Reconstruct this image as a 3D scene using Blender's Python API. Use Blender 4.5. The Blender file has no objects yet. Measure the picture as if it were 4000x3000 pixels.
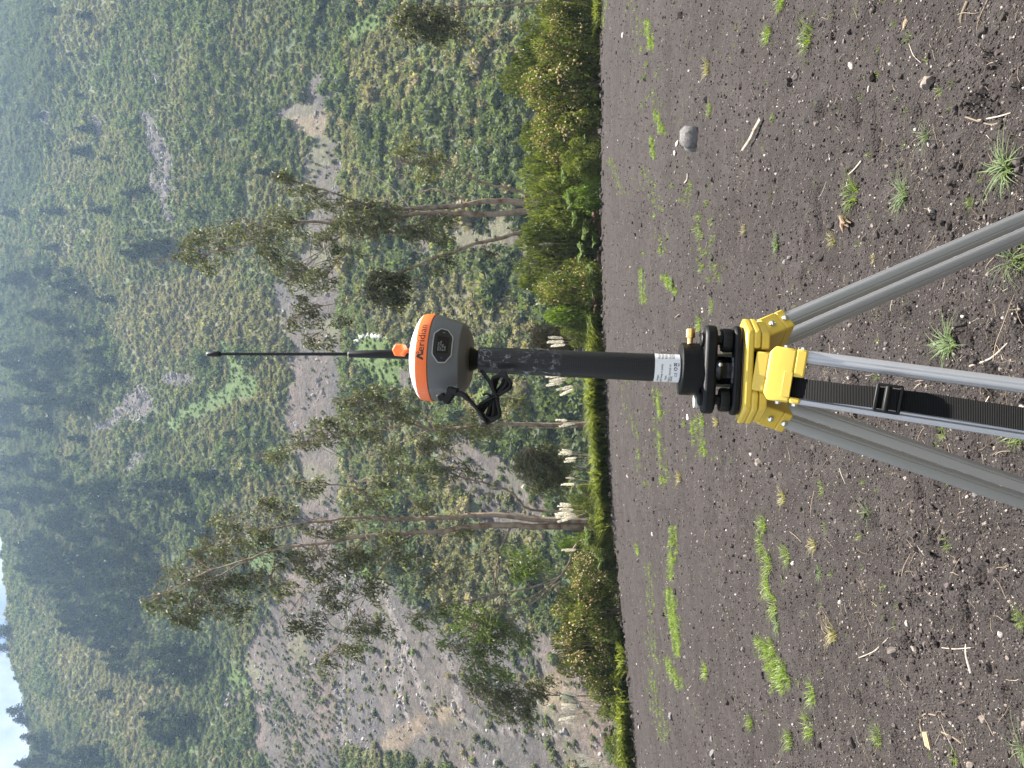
import bpy, math, random
import numpy as np
from mathutils import Vector, Matrix

random.seed(7)
RNG = np.random.default_rng(11)
SC = bpy.context.scene
COL = SC.collection
R = math.radians

# ------------------------------------------------------------------ camera
F = 2773.0                      # focal length in pixels of the 4000 px frame
PITCH = R(5.5)
CAM = np.array([0.0, 0.0, 1.55])
CP, SP = math.cos(PITCH), math.sin(PITCH)
cam_d = bpy.data.cameras.new('camera')
cam = bpy.data.objects.new('camera', cam_d)
COL.objects.link(cam)
cam_d.sensor_fit = 'HORIZONTAL'
cam_d.sensor_width = 36.0
cam_d.lens = 36.0 * F / 4000.0
cam_d.clip_start = 0.05
cam_d.clip_end = 3000.0
# the phone was held upright and the picture kept on its side: world up is picture left
fw, up, rt = Vector((0, CP, SP)), Vector((0, -SP, CP)), Vector((1, 0, 0))
m = Matrix.Identity(4)
for i in range(3):
    m[i][0], m[i][1], m[i][2], m[i][3] = (-up)[i], rt[i], (-fw)[i], CAM[i]
cam.matrix_world = m
SC.camera = cam

# ------------------------------------------------------------------ sky, sun, exposure
SUN_EL, SUN_AZ = R(69), R(60)    # azimuth from straight ahead towards the right
w = bpy.data.worlds.new('World')
SC.world = w
w.use_nodes = True
nt = w.node_tree
nt.nodes.clear()
n_out = nt.nodes.new('ShaderNodeOutputWorld')
n_bg = nt.nodes.new('ShaderNodeBackground')
n_bg.inputs['Strength'].default_value = 0.055
n_sky = nt.nodes.new('ShaderNodeTexSky')
n_sky.sky_type = 'NISHITA'
n_sky.sun_disc = False
n_sky.sun_elevation = SUN_EL
n_sky.sun_rotation = SUN_AZ
n_sky.altitude = 2500
n_tc = nt.nodes.new('ShaderNodeTexCoord')
n_no = nt.nodes.new('ShaderNodeTexNoise')
n_no.inputs['Scale'].default_value = 2.6
n_no.inputs['Detail'].default_value = 7
n_no.inputs['Roughness'].default_value = 0.58
n_rp = nt.nodes.new('ShaderNodeValToRGB')
n_rp.color_ramp.elements[0].position = 0.36
n_rp.color_ramp.elements[1].position = 0.58
n_mx = nt.nodes.new('ShaderNodeMix')
n_mx.data_type = 'RGBA'
n_mx.inputs['B'].default_value = (6.6, 6.8, 7.2, 1)
nt.links.new(n_tc.outputs['Generated'], n_no.inputs['Vector'])
nt.links.new(n_no.outputs['Fac'], n_rp.inputs['Fac'])
nt.links.new(n_rp.outputs['Color'], n_mx.inputs['Factor'])
nt.links.new(n_sky.outputs['Color'], n_mx.inputs['A'])
nt.links.new(n_mx.outputs['Result'], n_bg.inputs['Color'])
nt.links.new(n_bg.outputs['Background'], n_out.inputs['Surface'])

sun_d = bpy.data.lights.new('sun', 'SUN')
sun_d.energy = 5.0
sun_d.angle = R(0.55)
sun_d.color = (1.0, 0.945, 0.86)
sun = bpy.data.objects.new('sun', sun_d)
COL.objects.link(sun)
sdir = Vector((math.sin(SUN_AZ) * math.cos(SUN_EL), math.cos(SUN_AZ) * math.cos(SUN_EL), math.sin(SUN_EL)))
sun.rotation_euler = sdir.to_track_quat('Z', 'Y').to_euler()
sun.location = (0, 0, 500)

SC.view_settings.view_transform = 'Standard'
SC.view_settings.look = 'None'
SC.view_settings.exposure = 2.2
SC.view_settings.gamma = 1.0
SC.view_settings.use_curve_mapping = False
SC.render.engine = 'CYCLES'
SC.cycles.use_denoising = True
SC.cycles.max_bounces = 6
SC.cycles.diffuse_bounces = 3
SC.cycles.transparent_max_bounces = 12
SC.cycles.volume_bounces = 0

# ------------------------------------------------------------------ picture <-> place
def ray(xi, yi):
    u = (2000.0 - np.asarray(xi, float)) / F
    r = (1500.0 - np.asarray(yi, float)) / F
    return np.stack(np.broadcast_arrays(r, CP - u * SP, SP + u * CP), -1)

def at(xi, yi, Y):
    d = ray(xi, yi)
    return CAM + d * (Y / d[..., 1])[..., None]

def to_px(P):
    q = np.asarray(P, float) - CAM
    fwd = q[..., 1] * CP + q[..., 2] * SP
    fwd = np.where(fwd < 0.01, 0.01, fwd)
    u = (-q[..., 1] * SP + q[..., 2] * CP) / fwd
    r = q[..., 0] / fwd
    return 2000 - u * F, 1500 - r * F

def dep(xi, Y):
    u = (2000.0 - xi) / F
    return Y / (CP - u * SP)

# ------------------------------------------------------------------ noise
def _h(ix, iy, s):
    n = (ix.astype(np.int64) * 374761393 + iy.astype(np.int64) * 668265263 + s * 974711) & 0xFFFFFFFF
    n = ((n ^ (n >> 13)) * 1274126177) & 0xFFFFFFFF
    n = n ^ (n >> 16)
    return (n & 0xFFFFFF) / float(0xFFFFFF)

def vnoise(x, y, s=0):
    x = np.asarray(x, float); y = np.asarray(y, float)
    ix, iy = np.floor(x), np.floor(y)
    fx, fy = x - ix, y - iy
    fx = fx * fx * (3 - 2 * fx); fy = fy * fy * (3 - 2 * fy)
    a, b = _h(ix, iy, s), _h(ix + 1, iy, s)
    c, d = _h(ix, iy + 1, s), _h(ix + 1, iy + 1, s)
    return (a + (b - a) * fx) * (1 - fy) + (c + (d - c) * fx) * fy

def fbm(x, y, o=4, s=0, g=0.5):
    t, a, n = 0, 1, 0
    for k in range(o):
        t = t + a * (vnoise(np.asarray(x) * 2 ** k + 17.3 * k, np.asarray(y) * 2 ** k + 9.1 * k, s + k) * 2 - 1)
        n += a
        a *= g
    return t / n

def sstep(a, b, x):
    t = np.clip((x - a) / (b - a), 0, 1)
    return t * t * (3 - 2 * t)

def in_poly(px, py, poly):
    px = np.asarray(px); py = np.asarray(py)
    r = np.zeros(px.shape, bool)
    n = len(poly)
    for i in range(n):
        x1, y1 = poly[i]; x2, y2 = poly[(i + 1) % n]
        c = ((y1 > py) != (y2 > py))
        with np.errstate(divide='ignore', invalid='ignore'):
            xx = (x2 - x1) * (py - y1) / ((y2 - y1) if y2 != y1 else 1e-9) + x1
        r ^= c & (px < xx)
    return r

# ------------------------------------------------------------------ lie of the land
Y_EDGE = 25.5
_edge = [(-900, 2352), (0, 2352), (600, 2352), (1250, 2358), (1700, 2372), (2000, 2392), (2300, 2422), (2600, 2452), (3000, 2484), (3900, 2520)]
_ex = np.array([at(xi, yi, Y_EDGE)[0] for yi, xi in _edge])[::-1]
_ez = np.array([at(xi, yi, Y_EDGE)[2] for yi, xi in _edge])[::-1]

def field_z(x, y):
    s = np.clip(np.asarray(y, float) / Y_EDGE, 0, 1.6)
    return np.interp(np.asarray(x) / np.maximum(s, 0.15), _ex, _ez) * s ** 1.3

_py = np.array([34, 44, 62, 92, 168, 181, 181 + 240])
_pz = np.array([0, -3, -10, -12, 58, 61.5, 61.5 + 240 * 1.37])

def hill_z(x, y):
    x = np.asarray(x, float); y = np.asarray(y, float)
    yy = y + fbm(x / 55, y / 80, 2, 40) * 5 * sstep(185, 230, y) + fbm(x / 20, y / 20, 2, 41) * 1.5 * sstep(95, 120, y) * (1 - sstep(150, 160, y))
    z = np.interp(yy, _py, _pz)
    z = z + (fbm(x / 46, y / 70, 3, 42) * 9 + fbm(x / 12, y / 15, 3, 43) * 2.0) * sstep(186, 240, y)
    z = z + fbm(x / 14, y / 12, 3, 44) * 1.6 * sstep(92, 110, y) * (1 - sstep(158, 166, y))
    crest = 338 + 0.45 * (x + 96) + fbm(x / 25, y * 0, 3, 45) * 5
    crest = np.minimum(crest, 440) 
    over = z - crest
    return np.where(over > 0, crest - 0.45 * over, z)

def H(x, y):
    x = np.asarray(x, float); y = np.asarray(y, float)
    f = field_z(x, np.minimum(y, 34)) - 0.05 * sstep(26, 34, y)
    b = sstep(34, 50, y)
    return f * (1 - b) + np.where(y > 34, hill_z(x, np.maximum(y, 34)), 0) * np.where(y > 34, 1, 0)

def soil_bumps(x, y):
    x = np.atleast_1d(np.asarray(x, float)); y = np.atleast_1d(np.asarray(y, float))
    near = np.clip(6.0 / np.maximum(y, 1.0), 0.15, 1)
    z = 0.016 * np.sin(y * 2 * math.pi / 0.62 + 2.2 * fbm(x / 3, y / 1.5, 2, 50)) * sstep(5, 9, y)
    z += 0.030 * fbm(x / 0.9, y / 0.8, 3, 51)
    z += 0.020 * fbm(x / 0.22, y / 0.16, 3, 52) * np.sqrt(near)
    z += 0.011 * fbm(x / 0.06, y / 0.06, 2, 53) * near
    # hollows and cracks pressed into the damp soil
    c = vnoise(x / 0.24, y / 0.10, 54)
    z -= 0.055 * sstep(0.86, 0.97, c) * (1 - sstep(4.6, 6.5, y))
    rg = np.abs(fbm(x / 0.5, y / 0.22, 3, 55))
    z -= 0.018 * (1 - sstep(0.0, 0.035, rg)) * (1 - sstep(4.2, 6.5, y)) * sstep(0.45, 0.62, vnoise(x / 0.8, y / 0.6, 56))
    for hx_, hy_, rx_, ry_, dp_ in HOLES:
        m_ = (np.abs(x - hx_) < 4 * rx_) & (np.abs(y - hy_) < 4 * ry_)
        if np.any(m_):
            xx_, yy_ = x[m_] - hx_, y[m_] - hy_
            q_ = (xx_ / rx_) ** 2 + (yy_ / ry_) ** 2 + 0.9 * fbm(xx_ / 0.05 + hx_, yy_ / 0.05, 2, 57)
            z[m_] -= dp_ * np.exp(-np.clip(q_, 0, 20) ** 1.5)
            z[m_] += dp_ * 0.25 * np.exp(-(np.clip(q_, 0, 30) - 2.6) ** 2)
    return z

HOLES = []
def on_land(xi, yi, t0=1.6, t1=620, bumps=False):
    d = ray(xi, yi)
    t = t0 * (t1 / t0) ** (np.arange(1600) / 1599.0)
    P = CAM + d[None] * t[:, None]
    g = P[:, 2] - H(P[:, 0], P[:, 1])
    k = np.argmax(g < 0)
    if g[k] >= 0:
        return None
    a, b = t[max(k - 1, 0)], t[k]
    for _ in range(24):
        mid = (a + b) / 2
        p = CAM + d * mid
        if p[2] - H(p[0], p[1]) < 0: b = mid
        else: a = mid
    p = CAM + d * b
    if bumps: p[2] += soil_bumps(p[0], p[1])
    return p

# ------------------------------------------------------------------ mesh helpers
def set_uv_none(me): pass

def mesh_np(name, V, faces, mats, smooth=False, attrs=None, sharp=None):
    """V (n,3); faces: list of int arrays (m,k)."""
    me = bpy.data.meshes.new(name)
    V = np.asarray(V, np.float32)
    me.vertices.add(len(V))
    me.vertices.foreach_set('co', V.ravel())
    nl = sum(f.size for f in faces); nf = sum(len(f) for f in faces)
    me.loops.add(nl); me.polygons.add(nf)
    me.loops.foreach_set('vertex_index', np.concatenate([f.ravel() for f in faces]).astype(np.int32))
    tot = np.concatenate([np.full(len(f), f.shape[1]) for f in faces])
    st = np.concatenate([[0], np.cumsum(tot)[:-1]])
    me.polygons.foreach_set('loop_start', st.astype(np.int32))
    me.polygons.foreach_set('loop_total', tot.astype(np.int32))
    me.polygons.foreach_set('use_smooth', np.full(nf, bool(smooth)))
    for k, a in (attrs or {}).items():
        a = np.asarray(a, np.float32)
        if a.ndim == 1:
            at_ = me.attributes.new(k, 'FLOAT', 'POINT'); at_.data.foreach_set('value', a)
        elif a.shape[1] == 3:
            at_ = me.attributes.new(k, 'FLOAT_VECTOR', 'POINT'); at_.data.foreach_set('vector', a.ravel())
        else:
            at_ = me.attributes.new(k, 'FLOAT_COLOR', 'POINT'); at_.data.foreach_set('color', a.ravel())
    for mm in (mats if isinstance(mats, (list, tuple)) else [mats]):
        if mm: me.materials.append(mm)
    me.update(calc_edges=True)
    if sharp is not None and smooth: me.set_sharp_from_angle(angle=R(sharp))
    return me

def obj(name, me, parent=None, loc=None, rot=None, scale=None):
    o = bpy.data.objects.new(name, me)
    COL.objects.link(o)
    if parent: o.parent = parent
    if loc is not None: o.location = loc
    if rot is not None: o.rotation_euler = rot
    if scale is not None: o.scale = scale if hasattr(scale, '__len__') else (scale,) * 3
    return o

def tag(o, label=None, cat=None, group=None, kind=None):
    if label: o['label'] = label
    if cat: o['category'] = cat
    if group: o['group'] = group
    if kind: o['kind'] = kind
    return o

def thing(name, label, cat, loc=(0, 0, 0), rot=(0, 0, 0), group=None, scale=1.0):
    o = bpy.data.objects.new(name, None)
    COL.objects.link(o)
    o.empty_display_size = 0.1
    o.location = loc; o.rotation_euler = rot; o.scale = scale if hasattr(scale, '__len__') else (scale,) * 3
    return tag(o, label, cat, group)

class MB:
    """collects verts and faces of one mesh"""
    def __init__(s): s.v = []; s.f = []
    def add(s, V, Fs, M=None):
        b = len(s.v)
        for p in V:
            p = Vector(p)
            if M is not None: p = M @ p
            s.v.append(tuple(p))
        for f in Fs: s.f.append(tuple(b + i for i in f))
        return s
    def box(s, c, d, M=None):
        x, y, z = c; a, b, e = d[0] / 2, d[1] / 2, d[2] / 2
        V = [(x + i * a, y + j * b, z + k * e) for k in (-1, 1) for j in (-1, 1) for i in (-1, 1)]
        return s.add(V, [(0, 2, 3, 1), (4, 5, 7, 6), (0, 1, 5, 4), (2, 6, 7, 3), (0, 4, 6, 2), (1, 3, 7, 5)], M)
    def prism(s, poly, z0, z1, M=None):
        n = len(poly)
        V = [(x, y, z0) for x, y in poly] + [(x, y, z1) for x, y in poly]
        Fs = [tuple(range(n))[::-1], tuple(range(n, 2 * n))] + [(i, (i + 1) % n, n + (i + 1) % n, n + i) for i in range(n)]
        return s.add(V, Fs, M)
    def loft(s, rings, cap=True, M=None):
        n = len(rings[0]); V = [p for r in rings for p in r]; Fs = []
        for k in range(len(rings) - 1):
            for i in range(n):
                Fs.append((k * n + i, k * n + (i + 1) % n, (k + 1) * n + (i + 1) % n, (k + 1) * n + i))
        if cap:
            Fs.append(tuple(range(n))[::-1]); Fs.append(tuple((len(rings) - 1) * n + i for i in range(n)))
        return s.add(V, Fs, M)
    def lathe(s, prof, n=48, M=None, cap=True, c=(0, 0)):
        rings = [[(c[0] + r * math.cos(2 * math.pi * i / n), c[1] + r * math.sin(2 * math.pi * i / n), z) for i in range(n)] for r, z in prof]
        return s.loft(rings, cap, M)
    def tube(s, path, rad, n=8, cap=True, M=None):
        path = [Vector(p) for p in path]
        rad = rad if hasattr(rad, '__len__') else [rad] * len(path)
        rings = []
        ref = None
        for i, p in enumerate(path):
            t = (path[min(i + 1, len(path) - 1)] - path[max(i - 1, 0)])
            if t.length < 1e-9: t = Vector((0, 0, 1))
            t.normalize()
            if ref is None: ref = t.orthogonal()
            a = (ref - t * ref.dot(t))
            if a.length < 1e-6: a = t.orthogonal()
            a.normalize(); ref = a
            b = t.cross(a)
            rings.append([tuple(p + (a * math.cos(2 * math.pi * k / n) + b * math.sin(2 * math.pi * k / n)) * rad[i]) for k in range(n)])
        return s.loft(rings, cap, M)
    def mesh(s, name, mat, smooth=True, sharp=38):
        me = bpy.data.meshes.new(name)
        me.from_pydata(s.v, [], s.f)
        if mat: me.materials.append(mat)
        if smooth:
            me.polygons.foreach_set('use_smooth', [True] * len(me.polygons))
            me.update()
            me.set_sharp_from_angle(angle=R(sharp))
        me.update()
        return me
    def build(s, name, mat, parent=None, smooth=True, sharp=38, bevel=0, label=None):
        o = obj(name, s.mesh(name, mat, smooth, sharp), parent)
        if bevel:
            b = o.modifiers.new('bevel', 'BEVEL'); b.width = bevel; b.segments = 2; b.limit_method = 'ANGLE'; b.angle_limit = R(35)
        if label: o['label'] = label
        return o

def smooth_path(P, n=6, closed=False):
    P = [Vector(p) for p in P]; out = []
    N = len(P)
    rng = range(N) if closed else range(N - 1)
    for i in rng:
        p0 = P[(i - 1) % N] if closed or i > 0 else P[i]
        p1 = P[i]; p2 = P[(i + 1) % N]
        p3 = P[(i + 2) % N] if closed or i + 2 < N else P[(i + 1) % N]
        for k in range(n):
            t = k / n
            out.append(0.5 * ((2 * p1) + (p2 - p0) * t + (2 * p0 - 5 * p1 + 4 * p2 - p3) * t * t + (3 * p1 - p0 - 3 * p2 + p3) * t ** 3))
    if not closed: out.append(P[-1])
    else: out.append(out[0].copy())
    return out

def leaves(C, D, N, L, W):
    """diamond leaves: base C, direction D, face normal N, length L, width W -> verts, quads"""
    D = D / np.maximum(np.linalg.norm(D, axis=1, keepdims=True), 1e-6)
    S = np.cross(D, N); S /= np.maximum(np.linalg.norm(S, axis=1, keepdims=True), 1e-6)
    L = np.asarray(L)[:, None]; W = np.asarray(W)[:, None]
    mid = C + D * L * 0.45
    V = np.stack([C, mid + S * W / 2, C + D * L, mid - S * W / 2], 1).reshape(-1, 3)
    n = len(C)
    return V, np.arange(4 * n).reshape(n, 4)

def unit(n, rng=RNG):
    v = rng.normal(size=(n, 3))
    return v / np.linalg.norm(v, axis=1, keepdims=True)

def ico(sub=1):
    import bmesh
    bm = bmesh.new(); bmesh.ops.create_icosphere(bm, subdivisions=sub, radius=1)
    V = np.array([v.co[:] for v in bm.verts]); Fs = np.array([[v.index for v in f.verts] for f in bm.faces])
    bm.free(); return V, Fs
ICO1, ICO2, ICO3 = ico(1), ico(2), ico(3)

# ------------------------------------------------------------------ materials
def mat(name, col, rough=0.6, metal=0.0, spec=0.5, coat=0.0):
    mm = bpy.data.materials.new(name); mm.use_nodes = True
    b = mm.node_tree.nodes['Principled BSDF']
    b.inputs['Base Color'].default_value = (*col, 1)
    b.inputs['Roughness'].default_value = rough
    b.inputs['Metallic'].default_value = metal
    b.inputs['Specular IOR Level'].default_value = spec
    b.inputs['Coat Weight'].default_value = coat
    return mm

def N_(mm, t): return mm.node_tree.nodes.new(t)
def L_(mm, a, b): mm.node_tree.links.new(a, b)
def P_(mm): return mm.node_tree.nodes['Principled BSDF']

def wear(mm, col2, scale=40, amount=0.5, bump=0.0, bscale=200, coord='Object', rough_var=0.0):
    """colour variation and fine relief on top of a plain material"""
    b = P_(mm); tc = N_(mm, 'ShaderNodeTexCoord')
    no = N_(mm, 'ShaderNodeTexNoise'); no.inputs['Scale'].default_value = scale; no.inputs['Detail'].default_value = 6
    L_(mm, tc.outputs[coord], no.inputs['Vector'])
    rp = N_(mm, 'ShaderNodeMapRange'); rp.inputs['From Min'].default_value = 0.42; rp.inputs['From Max'].default_value = 0.68
    rp.inputs['To Max'].default_value = amount
    L_(mm, no.outputs['Fac'], rp.inputs['Value'])
    mx = N_(mm, 'ShaderNodeMix'); mx.data_type = 'RGBA'
    mx.inputs['A'].default_value = b.inputs['Base Color'].default_value
    mx.inputs['B'].default_value = (*col2, 1)
    L_(mm, rp.outputs['Result'], mx.inputs['Factor'])
    L_(mm, mx.outputs['Result'], b.inputs['Base Color'])
    if rough_var:
        r2 = N_(mm, 'ShaderNodeMapRange'); r0 = b.inputs['Roughness'].default_value
        r2.inputs['To Min'].default_value = max(0.02, r0 - rough_var); r2.inputs['To Max'].default_value = min(1, r0 + rough_var)
        L_(mm, no.outputs['Fac'], r2.inputs['Value']); L_(mm, r2.outputs['Result'], b.inputs['Roughness'])
    if bump:
        nb = N_(mm, 'ShaderNodeTexNoise'); nb.inputs['Scale'].default_value = bscale; nb.inputs['Detail'].default_value = 3
        L_(mm, tc.outputs[coord], nb.inputs['Vector'])
        bp = N_(mm, 'ShaderNodeBump'); bp.inputs['Strength'].default_value = bump; bp.inputs['Distance'].default_value = 0.002
        L_(mm, nb.outputs['Fac'], bp.inputs['Height']); L_(mm, bp.outputs['Normal'], b.inputs['Normal'])
    return mm

def leaf_mat(name, c1, c2, trans=0.35, inst=False, rough=0.6, tcol=(1.25, 1.35, 0.5)):
    """two-tone foliage; attribute v (0..1) picks the tone of each leaf"""
    mm = bpy.data.materials.new(name); mm.use_nodes = True
    t = mm.node_tree; b = P_(mm)
    a = N_(mm, 'ShaderNodeAttribute'); a.attribute_name = 'v'
    mx = N_(mm, 'ShaderNodeMix'); mx.data_type = 'RGBA'
    mx.inputs['A'].default_value = (*c1, 1); mx.inputs['B'].default_value = (*c2, 1)
    L_(mm, a.outputs['Fac'], mx.inputs['Factor'])
    col = mx.outputs['Result']
    if inst:
        a2 = N_(mm, 'ShaderNodeAttribute'); a2.attribute_type = 'INSTANCER'; a2.attribute_name = 'col'
        m2 = N_(mm, 'ShaderNodeMix'); m2.data_type = 'RGBA'; m2.blend_type = 'MULTIPLY'; m2.inputs['Factor'].default_value = 1
        L_(mm, col, m2.inputs['A']); L_(mm, a2.outputs['Color'], m2.inputs['B']); col = m2.outputs['Result']
    else:
        oi = N_(mm, 'ShaderNodeObjectInfo')
        mr = N_(mm, 'ShaderNodeMapRange'); mr.inputs['To Min'].default_value = 0.8; mr.inputs['To Max'].default_value = 1.2
        L_(mm, oi.outputs['Random'], mr.inputs['Value'])
        m2 = N_(mm, 'ShaderNodeVectorMath'); m2.operation = 'SCALE'
        L_(mm, col, m2.inputs[0]); L_(mm, mr.outputs['Result'], m2.inputs['Scale']); col = m2.outputs['Vector']
    L_(mm, col, b.inputs['Base Color'])
    b.inputs['Roughness'].default_value = rough
    b.inputs['Specular IOR Level'].default_value = 0.35
    if trans:
        tr = N_(mm, 'ShaderNodeBsdfTranslucent')
        m3 = N_(mm, 'ShaderNodeMix'); m3.data_type = 'RGBA'; m3.blend_type = 'MULTIPLY'; m3.inputs['Factor'].default_value = 1
        L_(mm, col, m3.inputs['A']); m3.inputs['B'].default_value = (*tcol, 1)
        L_(mm, m3.outputs['Result'], tr.inputs['Color'])
        ms = N_(mm, 'ShaderNodeMixShader'); ms.inputs['Fac'].default_value = trans
        L_(mm, b.outputs['BSDF'], ms.inputs[1]); L_(mm, tr.outputs['BSDF'], ms.inputs[2])
        L_(mm, ms.outputs['Shader'], t.nodes['Material Output'].inputs['Surface'])
    return mm

# ------------------------------------------------------------------ scatter (ground cover that nobody could count)
def scatter(name, P, scl, rot, pid, protos, kind_label=None, col=None):
    me = bpy.data.meshes.new(name)
    n = len(P)
    me.vertices.add(n); me.vertices.foreach_set('co', np.asarray(P, np.float32).ravel())
    for k, a, ty, fld in (('scl', scl, 'FLOAT_VECTOR', 'vector'), ('rot', rot, 'FLOAT_VECTOR', 'vector'), ('pid', pid, 'INT', 'value'), ('col', col, 'FLOAT_COLOR', 'color')):
        if a is None: continue
        a = np.asarray(a)
        if k == 'scl' and a.ndim == 1: a = np.repeat(a[:, None], 3, 1)
        t = me.attributes.new(k, ty, 'POINT')
        t.data.foreach_set(fld, a.astype(np.int32 if ty == 'INT' else np.float32).ravel())
    o = obj(name, me)
    c = bpy.data.collections.new(name + '_kinds')
    for i, pm in enumerate(protos):
        po = bpy.data.objects.new('%s_%02d' % (name, i), pm); c.objects.link(po)
    g = bpy.data.node_groups.new(name, 'GeometryNodeTree')
    g.interface.new_socket('Geometry', in_out='INPUT', socket_type='NodeSocketGeometry')
    g.interface.new_socket('Geometry', in_out='OUTPUT', socket_type='NodeSocketGeometry')
    nn = g.nodes.new
    gi, go = nn('NodeGroupInput'), nn('NodeGroupOutput')
    ci = nn('GeometryNodeCollectionInfo'); ci.inputs['Collection'].default_value = c
    ci.inputs['Separate Children'].default_value = True; ci.inputs['Reset Children'].default_value = True
    ip = nn('GeometryNodeInstanceOnPoints'); ip.inputs['Pick Instance'].default_value = True
    def na(nm, ty):
        q = nn('GeometryNodeInputNamedAttribute'); q.data_type = ty; q.inputs['Name'].default_value = nm
        return q.outputs['Attribute']
    er = nn('FunctionNodeEulerToRotation')
    g.links.new(gi.outputs[0], ip.inputs['Points']); g.links.new(ci.outputs[0], ip.inputs['Instance'])
    g.links.new(na('pid', 'INT'), ip.inputs['Instance Index'])
    g.links.new(na('rot', 'FLOAT_VECTOR'), er.inputs[0]); g.links.new(er.outputs[0], ip.inputs['Rotation'])
    g.links.new(na('scl', 'FLOAT_VECTOR'), ip.inputs['Scale'])
    g.links.new(ip.outputs[0], go.inputs[0])
    md = o.modifiers.new('scatter', 'NODES'); md.node_group = g
    o['kind'] = 'stuff'
    if kind_label: o['label'] = kind_label
    return o

# hollows, heel marks and cracks seen in the near soil: picture position, size along picture x and y
for xi_, yi_, sx_, sy_ in [(3844, 410, 50, 100), (3898, 253, 36, 34), (3868, 211, 26, 30), (3651, 850, 34, 56), (3735, 723, 26, 30), (3681, 663, 22, 26), (3985, 343, 50, 60), (3548, 2524, 42, 46), (3651, 2404, 46, 40),
                           (3657, 2114, 24, 84), (3681, 2199, 16, 60), (3482, 2145, 30, 34), (3470, 2603, 34, 40), (3301, 2603, 20, 40), (3356, 2741, 18, 70), (3500, 2892, 26, 100), (3699, 2753, 20, 70), (3449, 2982, 24, 40),
                           (3832, 2259, 16, 80), (3567, 1217, 26, 40), (3681, 1386, 20, 30), (3814, 1325, 34, 110), (3536, 1741, 24, 30), (3771, 1808, 34, 30), (3573, 1850, 16, 40), (3681, 1904, 14, 90), (3603, 1922, 16, 110), (3940, 2700, 30, 40), (3560, 2330, 26, 30)]:
    p_ = on_land(xi_, yi_)
    k_ = dep(xi_, p_[1]) / F
    el_ = math.atan2(CAM[2], p_[1])
    HOLES.append((p_[0], p_[1], sy_ * k_ * 0.42, max(0.016, sx_ * k_ / math.sin(el_) * 0.36), 0.065))
# ================================================================== LARGE STRUCTURE: field, surroundings, hillside
# ---- soil of the field
def soil_material():
    mm = mat('dark_soil', (0.06, 0.05, 0.046), 0.95, spec=0.15)
    b = P_(mm); tc = N_(mm, 'ShaderNodeTexCoord')
    def noise(sc, det=5, ro=0.6):
        q = N_(mm, 'ShaderNodeTexNoise'); q.inputs['Scale'].default_value = sc; q.inputs['Detail'].default_value = det
        q.inputs['Roughness'].default_value = ro; L_(mm, tc.outputs['Object'], q.inputs['Vector']); return q.outputs['Fac']
    def mr(x, a, c, lo=0.0, hi=1.0):
        q = N_(mm, 'ShaderNodeMapRange'); q.inputs['From Min'].default_value = a; q.inputs['From Max'].default_value = c
        q.inputs['To Min'].default_value = lo; q.inputs['To Max'].default_value = hi
        L_(mm, x, q.inputs['Value']); return q.outputs['Result']
    def mix(f, a, c):
        q = N_(mm, 'ShaderNodeMix'); q.data_type = 'RGBA'
        L_(mm, f, q.inputs['Factor'])
        for k, v in (('A', a), ('B', c)):
            if isinstance(v, tuple): q.inputs[k].default_value = (*v, 1)
            else: L_(mm, v, q.inputs[k])
        return q.outputs['Result']
    c = mix(mr(noise(1.1, 6), 0.38, 0.66), (0.0265, 0.0222, 0.0212), (0.038, 0.0325, 0.0315))
    c = mix(mr(noise(9, 6), 0.50, 0.72, 0, 0.6), c, (0.060, 0.053, 0.0515))
    c = mix(mr(noise(60, 4, 0.7), 0.52, 0.75, 0, 0.75), c, (0.017, 0.0135, 0.0125))
    c = mix(mr(noise(240, 2, 0.7), 0.60, 0.72, 0, 0.8), c, (0.12, 0.105, 0.095))
    L_(mm, c, b.inputs['Base Color'])
    h = N_(mm, 'ShaderNodeMath'); h.operation = 'ADD'
    L_(mm, noise(45, 6, 0.72), h.inputs[0])
    v = N_(mm, 'ShaderNodeTexVoronoi'); v.inputs['Scale'].default_value = 85
    L_(mm, tc.outputs['Object'], v.inputs['Vector'])
    v2 = N_(mm, 'ShaderNodeMath'); v2.operation = 'MULTIPLY'; v2.inputs[1].default_value = -0.55
    L_(mm, v.outputs['Distance'], v2.inputs[0]); L_(mm, v2.outputs[0], h.inputs[1])
    bp = N_(mm, 'ShaderNodeBump'); bp.inputs['Strength'].default_value = 1.0; bp.inputs['Distance'].default_value = 0.020
    L_(mm, h.outputs[0], bp.inputs['Height']); L_(mm, bp.outputs['Normal'], b.inputs['Normal'])
    return mm
M_soil = soil_material()

def grid_mesh(name, X, Y, Z, mm, smooth=True, attrs=None):
    nr, nc = X.shape
    V = np.stack([X, Y, Z], -1).reshape(-1, 3)
    i = np.arange(nr * nc).reshape(nr, nc)
    q = np.stack([i[:-1, :-1], i[:-1, 1:], i[1:, 1:], i[1:, :-1]], -1).reshape(-1, 4)
    return mesh_np(name, V, [q], mm, smooth, attrs)

rows = 1.2 * (27.2 / 1.2) ** (np.arange(640) / 639.0)
cols = np.sign(np.linspace(-1, 1, 620)) * np.abs(np.linspace(-1, 1, 620)) ** 1.15 * 0.95
Yg = np.repeat(rows[:, None], 620, 1); Xg = Yg * cols[None]
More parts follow.
